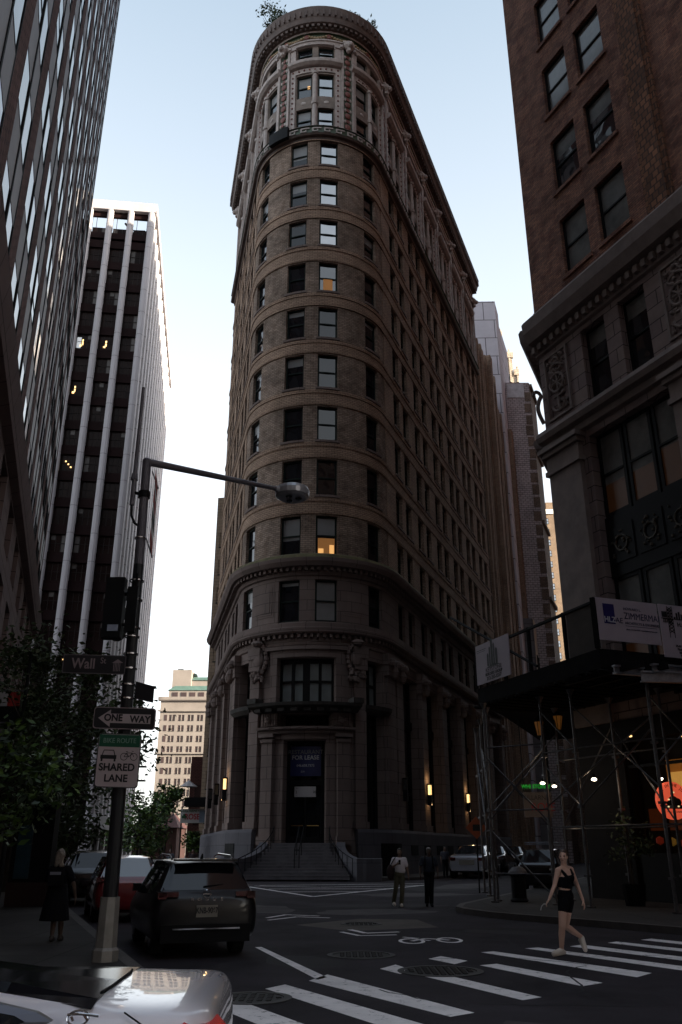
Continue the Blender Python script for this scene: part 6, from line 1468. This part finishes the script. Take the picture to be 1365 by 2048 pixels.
# woman striding over the crossing
sp_=dict(loc=(3.82,16.4),label='woman in black crop top and shorts striding across the crosswalk with headphones cable in hand',skin=SK,hair=HB,fem=True,look=(-.42,-.9,0),tail=True,f=1.06,vox=.008,
 j=dict(head=(.17,-.02,1.59),neck=(.17,0,1.44),shL=(.03,-.1,1.36),shR=(.31,.08,1.375),elL=(-.06,-.14,1.12),elR=(.41,.14,1.12),wrL=(-.19,-.22,.91),wrR=(.475,.08,.87),waist=(.14,-.02,1.08),pel=(.15,0,.9),
 hipL=(.09,-.06,.86),hipR=(.21,.05,.86),knL=(.02,-.1,.47),anL=(.0,.0,.1),toL=(-.16,-.08,.045),knR=(.13,.1,.46),anR=(.43,.24,.27),toR=(.455,.17,.09)),
 handL=((-.6,-.2,-.7),(-.3,-.8,0),(.3,.1,-.5),.5),handR=((.15,-.1,-1),(-.5,-.8,0),(-.8,.3,0),.4))
t,J,(tx,ty,up,trot,wsh,ch,H,look,side,rot)=person(sp_)
m=MB(); ell(m,ch-up*.04,(wsh*1.0,.128,.15),trot); ell(m,(ch+J['waist'])/2-up*.0,(wsh*.94,.122,.15),trot); m.lathe(tuple(J['waist']+up*.03),[(0,-.01),(wsh*.78,0),(wsh*.85,.12),(0,.13)],14)
for e in (-1,1): m.sphere(ch+tx*e*.068-ty*.078-up*.01,.067,10)
for s_,e in (('shL',-1),('shR',1)):
    a=J[s_]-tx*e*.035+up*.05; cap(m,a,ch+tx*e*.09-ty*.1+up*.05,.017,.03,8); cap(m,a,ch+tx*e*.09+ty*.1+up*.04,.017,.03,8)
shell('crop_top',m,BKC,t,.009,2)
m=MB(); ell(m,J['pel']+up*.04,(wsh*1.05,.118,.13),trot); ell(m,J['waist']-up*.07,(wsh*.86,.1,.08),trot)
for s_ in 'LR': cap(m,J['hip'+s_],J['hip'+s_].lerp(J['kn'+s_],.34),.1,.088)
shell('shorts',m,BKC,t,.01,3)
for s_ in 'LR': shoe(t,J['an'+s_],J['to'+s_],SHW)
m=MB(); w_=J['wrL']+Vector((-.06,-.02,-.08)); m.path([w_,w_+Vector((-.05,0,-.0)),w_+Vector((-.09,0,-.04)),w_+Vector((-.11,0,-.1))],.008,6); m.build('cable',WHITEP,t)
# man in white shirt
sp_=dict(loc=(1.88,30.1),label='man in white t-shirt and khaki trousers with a dark shoulder bag, phone raised',skin=SKT,hair=HK,look=(-.1,-1,0),f=1.08,vox=.011,
 j=dict(head=(.05,-.02,1.63),neck=(.045,0,1.48),shL=(-.15,-.02,1.41),shR=(.22,.02,1.41),elL=(-.24,-.06,1.15),elR=(.29,.03,1.13),wrL=(-.06,-.24,1.27),wrR=(.33,-.04,.9),waist=(.06,0,1.1),pel=(.03,0,.93),
 hipL=(-.05,0,.88),hipR=(.12,0,.88),knL=(-.1,-.02,.5),anL=(-.17,.12,.13),toL=(-.14,-.02,.06),knR=(.11,-.1,.48),anR=(.07,-.08,.09),toR=(.08,-.22,.04)),
 handL=((.9,-.1,.3),(0,0,1),(0,-1,0),.9),handR=((.05,-.1,-1),(-.4,-.9,0),(-.8,0,0),.4))
t,J,(tx,ty,up,trot,wsh,ch,H,look,side,rot)=person(sp_)
TS_=mat('white_tshirt',(.68,.62,.65),.85,var=.12); KH=mat('khaki_cloth',(.085,.075,.045),.9,var=.2)
def torso(J,ch,wsh,trot,up,g=1.0,low=.02):
    m=MB(); ell(m,ch,(wsh*1.05,.135*g,.2),trot); ell(m,(ch+J['waist'])/2,(wsh*.98,.135*g,.2),trot); ell(m,J['waist']-up*.02,(wsh*.98,.13*g,.14),trot)
    for s_ in ('L','R'): cap(m,J['neck']-up*.05,J['sh'+s_],.055,.072); cap(m,J['sh'+s_],J['sh'+s_].lerp(J['el'+s_],.62),.072,.07)
    return m
shell('t_shirt',torso(J,ch,wsh,trot,up),TS_,t,.013,3)
def trousers(J,wsh,trot,up,lo=.95,w1=.1,w2=.075,w3=.07):
    m=MB(); ell(m,J['pel']+up*.03,(wsh*.98,.13,.13),trot)
    for s_ in 'LR': cap(m,J['hip'+s_],J['kn'+s_],w1,w2); cap(m,J['kn'+s_],J['kn'+s_].lerp(J['an'+s_],lo),w2,w3)
    return m
shell('trousers',trousers(J,wsh,trot,up),KH,t,.013,3)
for s_ in 'LR': shoe(t,J['an'+s_],J['to'+s_],SHW)
m=MB(); m.obox(J['wrL']+Vector((.09,-.03,.06)),(.07,.012,.14)); m.build('phone',BLACK,t)
tb=thing('shoulder_bag',(1.6,30.0,.75),'dark shoulder bag hanging on the side of the man in white','bag'); m=MB(); ell(m,Vector((1.62,30.02,1.02)),(.13,.1,.24)); o=m.build('bag_body',mat('maroon_bag',(.025,.01,.01),.8,var=.2),tb); m=MB(); m.path([(1.6,29.95,1.2),(1.72,29.9,1.4),(1.78,30.0,1.47),(1.74,30.15,1.38),(1.62,30.1,1.2)],.016,6); m.build('strap',BLACK,tb)
# man in dark shirt
sp_=dict(loc=(2.84,30.1),label='man in dark blue shirt and black trousers walking right beside the man in white',skin=SKD,hair=HK,look=(.05,-1,0),f=1.1,vox=.011,
 j=dict(head=(.05,-.02,1.66),neck=(.05,0,1.5),shL=(-.16,0,1.43),shR=(.24,0,1.43),elL=(-.25,.02,1.16),elR=(.32,.02,1.15),wrL=(-.25,-.06,.93),wrR=(.32,-.1,.96),waist=(.05,0,1.12),pel=(.045,0,.95),
 hipL=(-.03,0,.9),hipR=(.12,0,.9),knL=(-.05,-.06,.5),anL=(-.05,.1,.1),toL=(-.06,-.03,.05),knR=(.1,-.06,.5),anR=(.08,-.08,.09),toR=(.1,-.23,.04)),
 handL=((.02,-.1,-1),(.5,-.8,0),(.8,0,0),.5),handR=((0,-.2,-1),(-.4,-.9,0),(-.8,0,0),.5))
t,J,(tx,ty,up,trot,wsh,ch,H,look,side,rot)=person(sp_)
shell('shirt',torso(J,ch,wsh,trot,up,1.05),mat('navy_shirt',(.02,.024,.038),.85,var=.3,scale=6),t,.013,3); shell('trousers',trousers(J,wsh,trot,up),BKC,t,.013,3)
for s_ in 'LR': shoe(t,J['an'+s_],J['to'+s_],BKC)
m=MB()
for e in (-1,1): m.path([ch+tx*e*.12+up*.2+ty*.05,ch+tx*e*.12+up*.19-ty*.1,ch+tx*e*.13-ty*.15,ch+tx*e*.14-up*.18-ty*.13],.025,6)
m.build('backpack_strap',BLACK,t)
m=MB(); ell(m,H+up*.075,(.085,.1,.05),rot); m.build('cap',mat('grey_cap',(.25,.23,.23),.8,var=.1),t)
# woman from behind on the left pavement
sp_=dict(loc=(-5.14,17.2),z0=.15,label='woman in black dress with light hair and small backpack, walking away on the left pavement',skin=SKD,hair=HG,fem=True,look=(-.2,1,0),hairlong=True,f=1.0,vox=.012,
 j=dict(head=(-.14,0,1.5+.1),neck=(-.13,0,1.44),shL=(.03,.0,1.36),shR=(-.29,0,1.36),elL=(.17,-.02,1.1),elR=(-.36,.05,1.1),wrL=(.21,.02,.88),wrR=(-.33,.18,.9),waist=(-.13,0,1.1),pel=(-.13,0,.95),
 hipL=(-.06,0,.9),hipR=(-.2,0,.9),knL=(-.03,.08,.52),anL=(-.02,.1,.24),toL=(-.03,.24,.19),knR=(-.14,.02,.52),anR=(-.11,-.1,.24),toR=(-.13,.03,.2)),
 handL=((.02,.1,-1),(-.2,.9,0),(-.8,0,0),.4),handR=((0,.3,-1),(.2,.9,0),(.8,0,0),.4))
t,J,(tx,ty,up,trot,wsh,ch,H,look,side,rot)=person(sp_)
m=torso(J,ch,wsh,trot,up,1.0); base=J['pel']; 
m.lathe((base.x,base.y,base.z),[(0,.15),(.17,.15),(.2,-.02),(.27,-.45),(.0,-.43)],16); shell('dress',m,BKC,t,.013,3)
for s_ in 'LR': shoe(t,J['an'+s_],J['to'+s_],mat('dark_sandal',(.05,.04,.035),.7),'shoe')
m=MB(); m.obox(ch-Vector((0,.17,0))+up*.0,(.26,.13,.3)); o=m.build('backpack',BKC,t); bevel(o,.04,3); m=MB(); m.obox(ch-Vector((0,.24,0))+up*.06,(.2,.006,.05)); m.build('backpack_zip',mat('grey_strap',(.2,.2,.24),.5),t)
# distant walkers in the left street and behind the silver sedan
def walker(x,y,label,top,legs,h=1.0,z=.0):
    t,J,(tx,ty,up,trot,wsh,ch,H,look,side,rot)=person(dict(loc=(x,y),z0=z,label=label,skin=SKT,hair=HK,look=(0,-1,0),f=1.05,vox=.02,
     j={k:(v[0],v[1],v[2]+z) for k,v in dict(head=(0,-.02,1.63),neck=(0,0,1.48),shL=(-.19,0,1.41),shR=(.19,0,1.41),elL=(-.26,.02,1.14),elR=(.26,.02,1.14),wrL=(-.26,-.1,.9),wrR=(.26,-.06,.9),waist=(0,0,1.1),pel=(0,0,.93),hipL=(-.09,0,.88),hipR=(.09,0,.88),knL=(-.1,-.1,.5),anL=(-.1,-.12,.1),toL=(-.1,-.26,.05),knR=(.1,.02,.48),anR=(.1,.16,.12),toR=(.1,.04,.06)).items()},
     handL=((0,-.1,-1),(.5,-.8,0),(.8,0,0),.5),handR=((0,-.1,-1),(-.4,-.9,0),(-.8,0,0),.5)))
    shell('shirt',torso(J,ch,wsh,trot,up),top,t,.025,2); shell('trousers',trousers(J,wsh,trot,up),legs,t,.025,2)
    for s_ in 'LR': shoe(t,J['an'+s_],J['to'+s_],BKC)
walker(-11.6,62,'distant person in light blue shirt walking down the left street',mat('blue_grey_shirt',(.07,.09,.12),.85),BKC)
walker(-9.9,61,'distant person in dark clothes near the kerb, right of the blue shirted one',mat('plum_shirt',(.03,.018,.02),.85),mat('denim_blue',(.03,.035,.05),.85))
walker(6.4,56.2,'distant person in dark top on the pavement behind the silver sedan',mat('slate_shirt',(.04,.04,.055),.85),BKC,z=.15)
